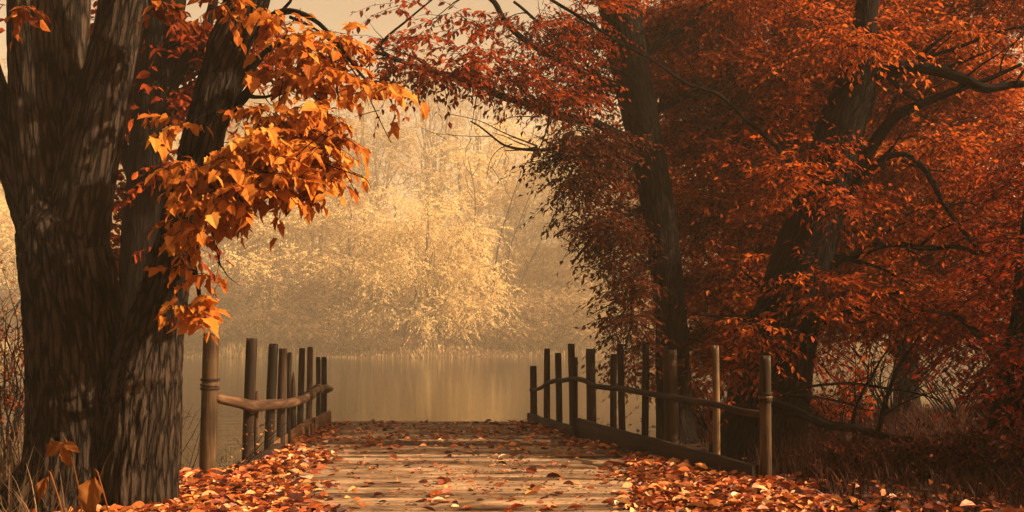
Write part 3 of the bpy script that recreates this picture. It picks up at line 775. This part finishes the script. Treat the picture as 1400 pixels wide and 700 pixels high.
# C: thinner trunk further back, D: dark trunk at the right edge
def bank_tree(name, label, path, d, seed, leafmat, blobs, leaf, group=None, limbs=(), over=()):
    T = P(path[0][0], path[0][1], d)
    T[2] = float(ground_z(np.array([T[0]]), np.array([T[1]]))[0])
    o = thing(name, label, "tree", T, group)
    mb = MB()
    w0 = path[0][2]
    pts = [(path[0][0], HOR + (CAMZ - T[2] + .3) * FPX / d, w0 * 1.5)] + list(path)
    stem(mb, pts, d, 24, .09, .012, seed=seed)
    for k, lp_ in enumerate(limbs):
        stem(mb, lp_, d, 9, .1, 0, .12, seed=seed + 1 + k)
    mb.build("trunk", M['dark_bark'], o, T)
    mb = MB()
    for px, py, rx, ry, dd, nt in blobs:
        blob(mb, px, py, rx, ry, dd, nt, 9, leaf, SM, droop=.45, clumps=7, twig_len=.6)
    for c_, r_, nt in over:  # leaf masses out of view, added to cast shade
        foliage(mb, c_, (r_, r_, r_ * .8), nt, 9, .17, LEAF_SMALL, droop=.45, clumps=9, twig_len=.8)
    mb.build("crown", [leafmat, M['twig']], o, T, smooth=False)
    return o

def fill(x0, x1, y0, y1, sx, sy, d0, d1, nt, rx=60, ry=50):
    return [(a_ + random.uniform(-.4, .4) * sx, b_ + random.uniform(-.4, .4) * sy, rx, ry, random.uniform(d0, d1), nt)
            for a_ in np.arange(x0, x1, sx) for b_ in np.arange(y0, y1, sy)]

bank_tree("straight_tree", "straight slim dark tree rising between the arching tree and gnarled tree", [(1092, 540, 36), (1085, 380, 32), (1076, 220, 29), (1070, 100, 27), (1064, -60, 27)], 13.6, 100, M['copper_leaf'],
          fill(930, 1240, -40, 440, 75, 70, 14.2, 16.5, 115), .11)
bank_tree("leaning_tree", "dark tree leaning in from the right edge above the bank", [(1392, 600, 84), (1402, 520, 70), (1414, 430, 60), (1420, 330, 52), (1445, 200, 46), (1470, 40, 40)], 9.6, 110, M['crimson_leaf'],
          [(1390, 330, 50, 40, 10.0, 80), (1405, 410, 40, 40, 9.8, 50), (1370, 440, 36, 30, 10.2, 40), (1420, 220, 40, 60, 10.2, 80), (1345, 385, 40, 36, 10.4, 60), (1385, 480, 26, 26, 9.0, 44), (1400, 350, 24, 30, 9.1, 44), (1350, 480, 20, 20, 9.4, 20), (1325, 455, 34, 24, 10.2, 50), (1290, 430, 34, 22, 10.4, 40), (1395, 530, 26, 26, 9.0, 30)], .085,
          limbs=[[(1370, 500, 18), (1330, 450, 9), (1300, 430, 5), (1260, 425, 3)]],
          over=[((x_, y_ - .16 * (x_ - 3), z_), .95, 90) for x_ in (5.6, 7.4) for y_ in (-1.0, .6, 2.2, 3.8, 5.2) for z_ in (3.9, 5.5, 7.1, 8.7, 10.2) if z_ < 5 or (y_ < 4.5 and z_ < 6) or y_ < 2] + [((6.3, y_, 1.5), .8, 80) for y_ in (6.8, 7.8, 8.8)])  # unseen crown and low boughs added to shade the near air and bank
bank_tree("broad_tree", "broad copper tree on the bank behind the tangle of bare branches", [(1240, 545, 34), (1236, 440, 30), (1228, 330, 28), (1222, 180, 24), (1220, 40, 18)], 17.5, 120, M['copper_leaf'],
          fill(1120, 1440, -40, 450, 80, 70, 17.0, 20.0, 105, 66, 54), .135)
bank_tree("red_tree", "deep red tree on the bank seen between the two dark trunks", [(1015, 560, 34), (1012, 440, 30), (1006, 300, 26), (1000, 140, 22), (996, 0, 14)], 16.6, 130, M['crimson_leaf'],
          fill(905, 1110, 20, 500, 66, 66, 16.2, 18.4, 105, 58, 52), .12)

# ================================================================== BARE SHRUBS AND FALLEN WOOD
def bare_shrub(name, label, base, n, h, lean, spread, r0, mat, leaves=None, leaf=.05, cat="shrub", per=26, arch=.25):
    base = np.array(base, float)
    base[2] = float(ground_z(base[0:1], base[1:2])[0]) - .04
    o = thing(name, label, cat, base)
    mb = MB(); tips = []
    for k in range(n):
        a_ = random.uniform(0, 2 * math.pi); hh = h * random.uniform(.55, 1.1)
        dv = np.array([math.cos(a_) * spread + lean[0], math.sin(a_) * spread * .7 + lean[1], 1.0]) * hh
        s0 = base + np.array([random.uniform(-.15, .15), random.uniform(-.15, .15), 0])
        p1 = s0 + dv * .4; p2 = s0 + dv * .75 + np.array([dv[0] * .15, dv[1] * .15, -.02]); p3 = s0 + dv + np.array([dv[0] * arch, dv[1] * arch, -arch * hh * .35])
        tube(mb, [s0, p1, p2, p3], [r0, r0 * .7, r0 * .45, r0 * .2], 5, .12, rough=.1, wob=.12 * h, seed=random.random() * 30)
        for q in range(5):
            t = random.uniform(.3, .95)
            b0 = s0 + dv * t * .97
            e_ = b0 + np.array([random.uniform(-.3, .3), random.uniform(-.2, .2), random.uniform(-.02, .28)]) * hh * .6
            m_ = (b0 + e_) / 2 + np.array([random.uniform(-.03, .03), 0, .03])
            tube(mb, [b0, m_, e_], [r0 * .35, r0 * .25, r0 * .1], 4, .1, wob=.06, seed=random.random() * 30, cap=False)
            tips.append((b0, e_))
    mb.build("stem", mat, o, base)
    if leaves is not None:
        mb = MB()
        b_ = np.array([t[0] for t in tips]); e_ = np.array([t[1] for t in tips])
        idx = rng.integers(0, len(tips), len(tips) * per // 5)
        tt = rng.random((len(idx), 1)) * 1.05
        pos = b_[idx] * (1 - tt) + e_[idx] * tt + rng.normal(size=(len(idx), 3)) * .05
        put_leaves(mb, pos, rng.normal(size=pos.shape) + [0, 0, -.6], rng.normal(size=pos.shape) + [0, -.3, .6], leaf * (.6 + .8 * rng.random(len(idx))), rng.random(len(idx)), LEAF_SMALL)
        mb.build("foliage", leaves, o, base, smooth=False)
    return o

def wl_(px, d): return ((px - 700) * d / FPX, d, 0)
bare_shrub("bare_shrub", "thicket of thin reddish stems at far left edge beside the forked trunk", wl_(15, 10.6), 26, 2.3, (.0, 0), .28, .012, M['twig'], M['rust_leaf'], .06)
bare_shrub("bare_shrub", "tall sparse tan stems by the lake left of the forked trunk", wl_(-30, 11.6), 22, 3.0, (.05, 0), .25, .011, M['far_bark'], M['dry_leaf'], .06)
bare_shrub("bare_shrub", "arching dry stems between the forked trunk and nearest left post", wl_(238, 9.3), 26, 1.45, (.28, 0), .4, .007, M['twig'], M['dry_leaf'], .035, per=8)
bare_shrub("bare_shrub", "low twiggy bush showing through the middle of the right fence", wl_(865, 13.6), 24, 1.0, (0, 0), .5, .012, M['twig'], M['dry_leaf'], .05, per=12)
bare_shrub("bare_shrub", "dark tangled bush behind the right fence below the arching tree", wl_(985, 12.4), 26, 1.2, (0, 0), .55, .013, M['twig'], M['crimson_leaf'], .07)
bare_shrub("bare_shrub", "glowing red-orange bush just right of the fence end post", wl_(1135, 12.2), 30, 1.15, (0, 0), .6, .012, M['twig'], M['rust_leaf'], .075, per=40)
bare_shrub("bare_shrub", "tangle of long bare twigs against the water on the right", wl_(1215, 14.2), 30, 2.0, (-.1, 0), .75, .014, M['dark_bark'], M['crimson_leaf'], .05, per=5)
bare_shrub("bare_shrub", "bare bush with crossing twigs right of the long fallen bough", wl_(1310, 13.0), 26, 1.7, (.0, 0), .7, .013, M['dark_bark'], M['crimson_leaf'], .06, per=7)
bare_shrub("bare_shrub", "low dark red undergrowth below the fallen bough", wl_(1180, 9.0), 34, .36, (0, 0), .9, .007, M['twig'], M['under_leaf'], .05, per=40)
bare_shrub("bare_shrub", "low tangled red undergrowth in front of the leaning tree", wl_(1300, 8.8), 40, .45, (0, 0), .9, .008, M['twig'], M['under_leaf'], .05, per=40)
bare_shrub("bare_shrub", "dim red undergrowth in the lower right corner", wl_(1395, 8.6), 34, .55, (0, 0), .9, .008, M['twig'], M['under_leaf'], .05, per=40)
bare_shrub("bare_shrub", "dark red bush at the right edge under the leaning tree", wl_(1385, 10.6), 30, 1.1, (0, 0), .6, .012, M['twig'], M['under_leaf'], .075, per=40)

d = 9.6
FBp = P(1200, 610, d)
fbk = thing("fallen_bough", "long black fallen bough sloping down to the right of the fence end", "bough", FBp)
mb = MB()
stem(mb, [(1050, 545, 13), (1085, 562, 14), (1130, 580, 13), (1168, 586, 11), (1215, 598, 10), (1258, 606, 9), (1275, 622, 8), (1284, 650, 6)], d, 12, .05, .004, .16, seed=140, dd=.2)
fb_main = mb.build("bough", M['dark_bark'], fbk, FBp)
for k, path in enumerate([[(1168, 586, 7), (1172, 600, 5), (1160, 625, 3)], [(1200, 592, 7), (1215, 540, 6), (1228, 495, 5), (1255, 455, 3)], [(1165, 584, 6), (1175, 540, 5), (1190, 515, 4), (1222, 475, 2)],
                          [(1060, 548, 6), (1100, 532, 4), (1160, 525, 4), (1230, 530, 3.5), (1290, 548, 2)], [(1070, 540, 5), (1110, 538, 3), (1150, 548, 3), (1185, 560, 2)], [(1215, 560, 3.5), (1200, 520, 2.5), (1205, 495, 1.5)]]):
    mb = MB(); stem(mb, path, d + (.1 if k else 0), 8, .05, 0, .16, seed=150 + k, dd=.15, wob=.1, forks=3); mb.build("branch", M['dark_bark'], fbk, FBp)

# ================================================================== FAR BANK
def far_proto(name, label, mat, h, blobs, trunk_r, leaf, seed, clumps=9, per=7, group=None, spread=.42, poles=1):
    o = thing(name, label, "tree", (0, 0, 0), group)
    mb = MB()
    for k in range(poles):
        x0 = random.uniform(-.5, .5) * (poles > 1) * 2
        tube(mb, [(x0, 0, -.6), (x0 + .1, 0, h * .35), (x0 * 2 - .2, .1, h * .65), (x0 * 2.5, 0, h * .95)], [trunk_r, trunk_r * .8, trunk_r * .5, trunk_r * .12], 8, .6, rough=.1, seed=seed + k, wob=.5)
    for (bx, by, bz, rx, ry, rz, nt) in blobs:
        tube(mb, [(0, 0, bz * .35), (bx * .5, by * .5, bz * .75), (bx, by, bz)], [trunk_r * .4, trunk_r * .28, trunk_r * .08], 5, .6, wob=.5, seed=seed + bx)
    mb.build("trunk", M['far_bark'], o)
    mb = MB()
    for (bx, by, bz, rx, ry, rz, nt) in blobs:
        foliage(mb, (bx, by, bz), (rx, ry, rz), int(nt * 1.6), int(per * 1.6), leaf * .6, LEAF_SMALL, droop=.6, face=(.9, -1.1, .3), clumps=clumps + 4, twig_len=1.4, twig_r=.01, spread=spread, layer=.8)
    mb.build("crown", [mat, M['far_bark']], o, smooth=False)
    return o

def copy_thing(o, loc, rz, sc, label=None):
    c = o.copy(); COL.objects.link(c)
    c.location = loc; c.rotation_euler = (0, 0, rz); c.scale = (sc, sc, sc)
    if label: c["label"] = label
    for ch in o.children:
        k_ = ch.copy(); COL.objects.link(k_); k_.parent = c
    return c

def farpos(px, d):
    x = (px - 700) * d / FPX
    return (x, d, float(ground_z(np.array([x]), np.array([d]))[0]) - .1)

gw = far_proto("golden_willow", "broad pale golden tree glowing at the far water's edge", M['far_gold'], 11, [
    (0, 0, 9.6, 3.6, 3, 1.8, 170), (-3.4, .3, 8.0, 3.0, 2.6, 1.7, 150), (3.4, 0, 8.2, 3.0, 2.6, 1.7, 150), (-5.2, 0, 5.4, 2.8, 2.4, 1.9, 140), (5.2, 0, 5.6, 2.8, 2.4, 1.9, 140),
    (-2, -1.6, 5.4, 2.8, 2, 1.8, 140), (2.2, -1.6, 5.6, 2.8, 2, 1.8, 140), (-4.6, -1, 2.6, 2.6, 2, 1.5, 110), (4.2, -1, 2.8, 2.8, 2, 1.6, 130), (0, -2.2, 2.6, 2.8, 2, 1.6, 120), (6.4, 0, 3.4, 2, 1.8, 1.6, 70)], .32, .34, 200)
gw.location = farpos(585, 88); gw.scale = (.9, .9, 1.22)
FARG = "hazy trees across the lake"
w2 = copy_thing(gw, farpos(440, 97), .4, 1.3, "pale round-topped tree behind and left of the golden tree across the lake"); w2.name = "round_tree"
bt = far_proto("low_bush", "low shadowy spreading bush at the waterline left of the golden tree", M['far_shaded_brown'], 6, [
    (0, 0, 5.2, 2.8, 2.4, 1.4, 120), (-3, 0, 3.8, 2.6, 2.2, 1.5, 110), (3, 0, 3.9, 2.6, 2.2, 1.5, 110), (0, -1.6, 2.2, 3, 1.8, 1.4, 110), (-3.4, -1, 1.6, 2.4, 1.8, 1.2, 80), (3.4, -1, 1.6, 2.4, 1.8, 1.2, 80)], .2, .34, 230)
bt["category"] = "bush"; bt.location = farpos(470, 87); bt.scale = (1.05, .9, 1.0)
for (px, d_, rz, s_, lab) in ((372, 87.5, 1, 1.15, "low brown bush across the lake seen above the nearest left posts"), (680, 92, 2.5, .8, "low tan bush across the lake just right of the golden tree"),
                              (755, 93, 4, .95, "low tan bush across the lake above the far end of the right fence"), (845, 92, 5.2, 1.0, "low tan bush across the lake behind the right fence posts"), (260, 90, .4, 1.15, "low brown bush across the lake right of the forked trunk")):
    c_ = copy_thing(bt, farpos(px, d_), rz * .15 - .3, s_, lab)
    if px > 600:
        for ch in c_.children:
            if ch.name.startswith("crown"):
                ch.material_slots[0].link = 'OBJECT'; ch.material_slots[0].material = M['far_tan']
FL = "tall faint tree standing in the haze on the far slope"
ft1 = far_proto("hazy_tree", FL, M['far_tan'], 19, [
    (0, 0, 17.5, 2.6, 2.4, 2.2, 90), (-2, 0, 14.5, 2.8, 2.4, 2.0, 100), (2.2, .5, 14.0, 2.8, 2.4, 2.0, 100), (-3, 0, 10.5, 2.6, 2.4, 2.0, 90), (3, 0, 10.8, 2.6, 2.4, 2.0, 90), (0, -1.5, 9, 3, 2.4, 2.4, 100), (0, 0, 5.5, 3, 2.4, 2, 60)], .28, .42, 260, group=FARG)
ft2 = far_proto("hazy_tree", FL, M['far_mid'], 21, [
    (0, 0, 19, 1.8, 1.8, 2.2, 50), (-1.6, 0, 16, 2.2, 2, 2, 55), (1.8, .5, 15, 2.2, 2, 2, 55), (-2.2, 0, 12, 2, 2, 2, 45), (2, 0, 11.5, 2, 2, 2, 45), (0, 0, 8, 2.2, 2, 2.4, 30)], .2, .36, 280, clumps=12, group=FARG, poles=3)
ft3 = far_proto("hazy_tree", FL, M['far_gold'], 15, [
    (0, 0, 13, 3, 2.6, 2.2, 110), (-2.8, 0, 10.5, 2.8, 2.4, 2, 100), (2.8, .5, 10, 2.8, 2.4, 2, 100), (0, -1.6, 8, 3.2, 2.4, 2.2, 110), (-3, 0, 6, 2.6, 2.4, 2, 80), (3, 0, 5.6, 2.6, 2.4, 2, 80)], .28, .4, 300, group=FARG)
spots = []
for row, (d_, px0, px1, stp) in enumerate(((99, -70, 1240, 62), (111, -80, 1260, 56), (126, -80, 1300, 54), (145, -80, 1340, 60))):
    px = px0
    while px < px1:
        spots.append((px + random.uniform(-18, 18), d_ + random.uniform(-4, 4))); px += stp
protos = [ft1, ft2, ft3]
used = [False] * 3
for k, (px, d_) in enumerate(spots):
    w_ = random.random(); t_ = 1 if w_ < .36 else (0 if w_ < .72 else 2)
    s_ = random.uniform(.8, 1.15) * (1.25 if d_ > 120 else .85)
    if 560 < px < 860 and d_ < 118: s_ *= .72
    if not used[t_]:
        used[t_] = True; o = protos[t_]
        o.location = farpos(px, d_); o.rotation_euler = (0, 0, random.uniform(-.5, .5)); o.scale = (s_,) * 3
    else:
        copy_thing(protos[t_], farpos(px, d_), random.uniform(-.5, .5), s_ * random.uniform(.9, 1.1))
for k, (path, lab) in enumerate([([(545, 492, 3), (560, 430, 2.6), (575, 385, 2), (592, 345, 1)], "thin bare sapling leaning right in front of the golden tree"),
                                 ([(668, 470, 3), (680, 345, 2.6), (696, 285, 2), (713, 234, 1)], "tall bare pole leaning right in the haze beyond the golden tree, left of two"),
                                 ([(682, 470, 3), (695, 352, 2.4), (712, 300, 1.8), (731, 250, 1)], "tall bare pole leaning right in the haze beyond the golden tree, right of two"),
                                 ([(690, 480, 2.6), (700, 425, 2.2), (715, 380, 1.8), (738, 330, 1)], "short bare sapling leaning right over the far reeds"),
                                 ([(640, 480, 2.4), (642, 380, 2.2), (650, 280, 1.6), (640, 215, 1)], "thin upright bare trunk rising behind the golden tree")]):
    dd = 86.5 if k == 0 else 95
    T = P(path[0][0], path[0][1], dd); T[2] = farpos(path[0][0], dd)[2]
    o = thing("bare_sapling", lab, "sapling", T)
    mb = MB(); stem(mb, [(path[0][0] - 2, HOR + (CAMZ - T[2]) * FPX / dd, path[0][2])] + path, dd, 6, .5, 0, .1, seed=320 + k)
    for q in range(5):
        t = random.uniform(.4, .9); i_ = min(len(path) - 2, int(t * (len(path) - 1))); f_ = t * (len(path) - 1) - i_
        x_ = path[i_][0] * (1 - f_) + path[i_ + 1][0] * f_; y_ = path[i_][1] * (1 - f_) + path[i_ + 1][1] * f_
        sgn = random.choice((-1, 1))
        stem(mb, [(x_, y_, 1.2), (x_ + sgn * 8, y_ - 12, .9), (x_ + sgn * 12, y_ - 28, .5)], dd, 4, .5, 0, 0, seed=330 + q)
    mb.build("trunk", M['twig'], o, T)

# reeds along the far shore
def blades(mb, pos, h, lean, w, rnd):
    n = len(pos)
    t = unit(np.column_stack([rng.normal(size=n), rng.normal(size=n), np.zeros(n)]))
    side = np.column_stack([-t[:, 1], t[:, 0], np.zeros(n)])
    H = np.asarray(h)[:, None]; ln = np.asarray(lean)[:, None]
    rows = []
    for s, ww in ((0, 1.0), (.35, .9), (.7, .6), (1.0, .12)):
        c = pos + np.array([0, 0, 1.0]) * H * (s - .25 * ln * s * s) + t * H * ln * s * s
        rows += [c - side * (np.asarray(w)[:, None] * ww), c + side * (np.asarray(w)[:, None] * ww)]
    v = np.stack(rows, 1)
    f = np.array([[0, 1, 3, 2], [2, 3, 5, 4], [4, 5, 7, 6]])
    b0 = mb.n
    mb.V.append(v.reshape(-1, 3)); mb.T.append(v.reshape(-1, 3)); mb.n += n * 8
    mb.F.append((f[None] + (np.arange(n) * 8)[:, None, None]).reshape(-1, 4) + b0)
    mb.R.append(np.repeat(rnd, 3)); mb.M.append(np.zeros(n * 3, int))

mb = MB()
n = 9000
x = rng.uniform(-45, 34, n); y = shore_far(x) + rng.uniform(-1.2, 5, n)
z = ground_z(x, y)
blades(mb, np.column_stack([x, y, np.maximum(z, WATER_Z - .1)]), rng.uniform(.3, 1.0, n) * (.25 + 1.5 * vnoise(np.column_stack([x * .3, x * 0, x * 0])) ** 2), rng.uniform(.1, .7, n), rng.uniform(.02, .05, n), rng.random(n))
tag(mb.build("reeds", M['reed'], smooth=False), "pale reed bed along the far shore", "reeds", kind="stuff")

# ================================================================== GRASS
mb = MB()
n = 2600
x = rng.uniform(-5.6, -2.75, n); y = rng.uniform(4.6, 10.4, n)
ok = (y < shore_near(x) + .1) & ~((x > -3.0) & (y > 6.4))
x, y = x[ok], y[ok]; n = len(x)
cl = vnoise(np.column_stack([x * 1.7, y * 1.7, x * 0]))
blades(mb, np.column_stack([x, y, ground_z(x, y) - .02]), rng.uniform(.16, .62, n) * (.5 + cl), rng.uniform(.1, .8, n), rng.uniform(.003, .008, n), rng.random(n))
tag(mb.build("dry_grass", M['dry_grass'], smooth=False), "dull dry grass around the foot of the forked trunk", "grass", kind="stuff")
mb = MB()
n = 24000
x = rng.uniform(2.3, 9.5, n); y = rng.uniform(7.0, 17, n)
ok = (x > right_edge(y) + .25)
x, y = x[ok], y[ok]; n = len(x)
cl = vnoise(np.column_stack([x * 1.3, y * 1.3, x * 0]))
blades(mb, np.column_stack([x, y, ground_z(x, y) - .02]), rng.uniform(.08, .4, n) * (.4 + cl), rng.uniform(.2, 1.0, n), rng.uniform(.003, .007, n), rng.random(n))
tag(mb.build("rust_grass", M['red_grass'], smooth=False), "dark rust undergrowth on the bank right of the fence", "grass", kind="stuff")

def big_leaf(mb, base, tip, nrm, ln, wid, rnd, seed):
    """one large dried leaf: toothed outline, folded along its rib, curling over at the tip"""
    y = unit(np.array(tip, float)); z = np.array(nrm, float); z = unit(z - (z @ y) * y); x = np.cross(y, z)
    nu, nv = 9, 15
    t = np.linspace(0, 1, nv)
    half = wid * .5 * np.sin(np.pi * t ** .75) ** .8 * (1 + .16 * np.sin(t * 23 + seed)) + .012
    rows = []
    for i_ in range(nv):
        u_ = np.linspace(-1, 1, nu)
        wv = .05 * np.sin(u_ * 5 + t[i_] * 7 + seed) + .25 * np.abs(u_) ** 1.3 * half[i_] * 2 - .35 * t[i_] ** 2.2
        yy = t[i_] - .12 * t[i_] ** 3 - .1 * np.abs(u_) * (t[i_] - .3)
        rows.append(base + ln * (np.outer(u_ * half[i_] * (1 - .25 * np.abs(u_)), x) + np.outer(yy, y) + np.outer(wv, z)))
    v = np.concatenate(rows)
    i = np.arange(nv - 1)[:, None] * nu; j = np.arange(nu - 1)[None, :]
    u_ = np.tile(np.linspace(-1, 1, nu), nv)
    mb.add(v, np.stack([i + j, i + j + 1, i + nu + j + 1, i + nu + j], -1).reshape(-1, 4), rnd, 0, np.column_stack([np.abs(u_) * .8, np.repeat(t, nu) * 1.2 - np.abs(u_) * .5, np.full(nu * nv, seed)]))

# big dried leaves on stalks at the lower left
for k, (px, py, d_, ln, tipd, lab) in enumerate([(88, 607, 5.2, .15, (-.75, -.1, -.35), "orange dried leaf with two drooping lobes, uppermost of three by the trunk foot"),
                                                 (66, 652, 4.6, .15, (-.4, -.1, -.8), "narrow brown dried leaf hanging, middle of three by the trunk foot"),
                                                 (130, 652, 4.0, .19, (-.12, -.25, -.95), "large ochre dried leaf at the bottom edge before the trunk foot")]):
    top = P(px, py, d_)
    g = np.array([top[0] + .06, d_ + .05, 0]); g[2] = float(ground_z(g[0:1], g[1:2])[0]) - .02
    o = thing("dry_leaf_plant", lab, "plant", g)
    mb = MB(); tube(mb, [g, g * .5 + top * .5 + np.array([.05, 0, .06]), top + np.array([.01, 0, .02]), top], [.004, .004, .003, .002], 6, .04, seed=k)
    mb.build("stem", M['dry_leaf'], o, g)
    mb = MB()
    big_leaf(mb, top, tipd, (.2, -1, .35), ln, (.62, .4, .62)[k], .3 + .25 * (k == 2), k)
    if k == 0:
        big_leaf(mb, top, (.75, -.1, -.3), (.1, -1, .6), .1, .6, .6, 5)
        big_leaf(mb, top, (.15, 0, -1), (.4, -1, .1), .15, .5, .45, 6)
    lf = mb.build("leaf", M['dry_leaf'], o, g)

# ================================================================== FALLEN LEAVES
def litter(n, fx, fy, keep, zfun, size, mat, name, label, curl=.5, heap=0.0, tone=0.0):
    x = fx(n); y = fy(n)
    pr = keep(x, y)
    ok = rng.random(n) < pr
    x, y, pr = x[ok], y[ok], pr[ok]
    n = len(x)
    z = zfun(x, y) + .006 + rng.random(n) * heap * pr
    a_ = rng.uniform(0, 2 * math.pi, n)
    tip = np.column_stack([np.cos(a_), np.sin(a_), rng.normal(size=n) * .22 * curl * 2])
    nr = np.column_stack([rng.normal(size=n) * curl, rng.normal(size=n) * curl, np.ones(n)])
    mb = MB()
    h = n // 2
    ln = size * (.5 + .7 * rng.random(n) + .9 * rng.random(n) ** 4)
    rd = np.clip(rng.random(n) + tone, 0, 1)
    put_leaves(mb, np.column_stack([x, y, z])[:h], tip[:h], nr[:h], ln[:h], rd[:h], LEAF_CURL)
    put_leaves(mb, np.column_stack([x, y, z])[h:], tip[h:], nr[h:], ln[h:], rd[h:], LEAF_OVAL)
    return tag(mb.build(name, mat, smooth=False), label, "leaves", kind="stuff")

def deck_keep(x, y):
    """thick along both sides, thin along the middle"""
    le = np.interp(y, [3, 7, 8.4, 9.5, 11, 14.4], [-1.25, -1.3, -1.75, -2.05, -2.4, -2.52]); re = np.interp(y, [3, 7, 8.4, 9.5, 11, 12, 14.4], [.9, 1.0, 1.25, 1.1, .95, .68, .2])
    wob = (vnoise(np.column_stack([x * 0, y * 1.6, x * 0])) - .5) * .5
    edge = np.minimum(x - (le + wob), (re + wob) - x)          # > 0 in the clear middle
    patch = vnoise(np.column_stack([x * 1.1, y * .55, x * 0 + 4]))
    base = np.clip(1 - (edge + .3) / .55, 0, 1)
    thin = .02 + np.clip(patch - .66, 0, 1) * .8 + np.clip((y - 10.2) / 16, 0, .06)
    return np.clip(np.maximum(base, thin), 0, 1)
def pile_z(x, y):
    le = np.interp(y, [3, 8, 9.5, 14.4], [-1.5, -1.9, -2.3, -2.6]); re = np.interp(y, [3, 7, 9, 14.4], [1.3, 1.4, 1.4, .3])
    k = np.clip(np.maximum(le - x, x - re), 0, .9)
    base = np.where((x > -2.6) & (x < right_edge(y) - .02), 0.0, np.maximum(ground_z(x, y), -.05))
    return base + k * .05
litter(36000, lambda n: rng.uniform(-2.66, 2.3, n), lambda n: 6.2 + 8.1 * rng.random(n) ** 1.15, lambda x, y: deck_keep(x, y) * (x < right_edge(y) - .05), pile_z, .078, M['litter'], "leaf_litter",
       "drifts of fallen leaves along both sides of the plank deck", curl=.42, heap=.03, tone=-.04)
litter(7500, lambda n: rng.uniform(-4.2, -2.6, n), lambda n: rng.uniform(5.4, 9.0, n), lambda x, y: np.clip((x + 3.75 + (y - 7.2) * .45) * 1.4, 0, 1) * (y < 8.9), pile_z, .082, M['litter'], "leaf_litter",
       "fallen leaves banked between the forked trunk and left fence", curl=.55, heap=.06)
litter(15000, lambda n: rng.uniform(1.2, 8, n), lambda n: rng.uniform(5.8, 15, n), lambda x, y: (x > right_edge(y) - .3) * np.clip(1.2 - (y - 7.2) * .42 - (x - 2.1) * .6, .04, 1), pile_z, .072, M['litter'], "leaf_litter",
       "fallen leaves on the bank right of the fence end post", curl=.55, heap=.04, tone=-.14)

def lone_leaf(px, py, ln, mat, rnd, ang, shape, label, cat="leaf", group=None, up=.0, curl=.3):
    p_ = deckpt(px, py, .012)
    mb = MB()
    put_leaves(mb, p_[None] + [[0, 0, up]], np.array([[math.cos(ang), math.sin(ang), random.uniform(-.02, .15)]]), np.array([[random.uniform(-curl, curl), random.uniform(-curl, 0), 1.0]]), ln, np.array([rnd]), shape)
    o = mb.build("fallen_leaf", mat, None, tuple(p_), smooth=True)
    return tag(o, label, cat, group)
lone_leaf(697, 697, .12, M['crimson_leaf'], .7, .4, LEAF_CURL, "dark red cupped leaf on the boards at the bottom edge", up=.01, curl=.5)
lone_leaf(681, 626, .15, M['pale_leaf'], .8, .5, LEAF_CURL, "pale upturned leaf lying where the sunlit boards meet the shaded boards")
lone_leaf(590, 684, .11, M['pale_leaf'], .5, .1, LEAF_CURL, "flat cream leaf on the sunlit boards near the bottom middle")
lone_leaf(842, 690, .09, M['pale_leaf'], .95, 1.2, LEAF_CURL, "small whitish curled leaf at the right end of the dark plank gap")
lone_leaf(425, 655, .2, M['pale_leaf'], .55, 2.2, LEAF_OVAL, "long pale leaf tilted on the left leaf drift")
lone_leaf(596, 657, .1, M['dark_leaf'], .4, .2, LEAF_CURL, "dark curled leaf alone on the sunlit boards, left one of two", up=.01)
lone_leaf(785, 664, .1, M['dark_leaf'], .35, 2.9, LEAF_CURL, "dark curled leaf alone on the sunlit boards, right one of two", up=.01)
lone_leaf(448, 605, .16, M['pale_leaf'], .5, 2.4, LEAF_OVAL, "pink-beige leaf on the shaded boards beside the left kerb")
GL = "loose leaves on the boards"
for k in range(30):
    px, py = random.uniform(470, 830), 628 + 72 * random.random() ** .8
    lone_leaf(px, py, random.uniform(.05, .085), M['dark_leaf'] if k % 5 < 3 else M['litter'], random.random(), random.uniform(0, 6.28), LEAF_CURL if k % 2 else LEAF_OVAL,
              "small dry leaf lying loose on the bare sunlit boards", group=GL)
litter(5200, lambda n: rng.uniform(-2.6, 2.0, n), lambda n: 6.2 + 8.0 * rng.random(n), lambda x, y: (x < right_edge(y) - .1) * np.clip(vnoise(np.column_stack([x * 1.6, y * 1.2, x * 0 + 9])) * 1.5 - .3, .05, 1),
       lambda x, y: x * 0 + .004, .026, M['litter'], "leaf_crumbs", "small broken leaf crumbs scattered over the deck boards", curl=.4, heap=.004, tone=-.15)
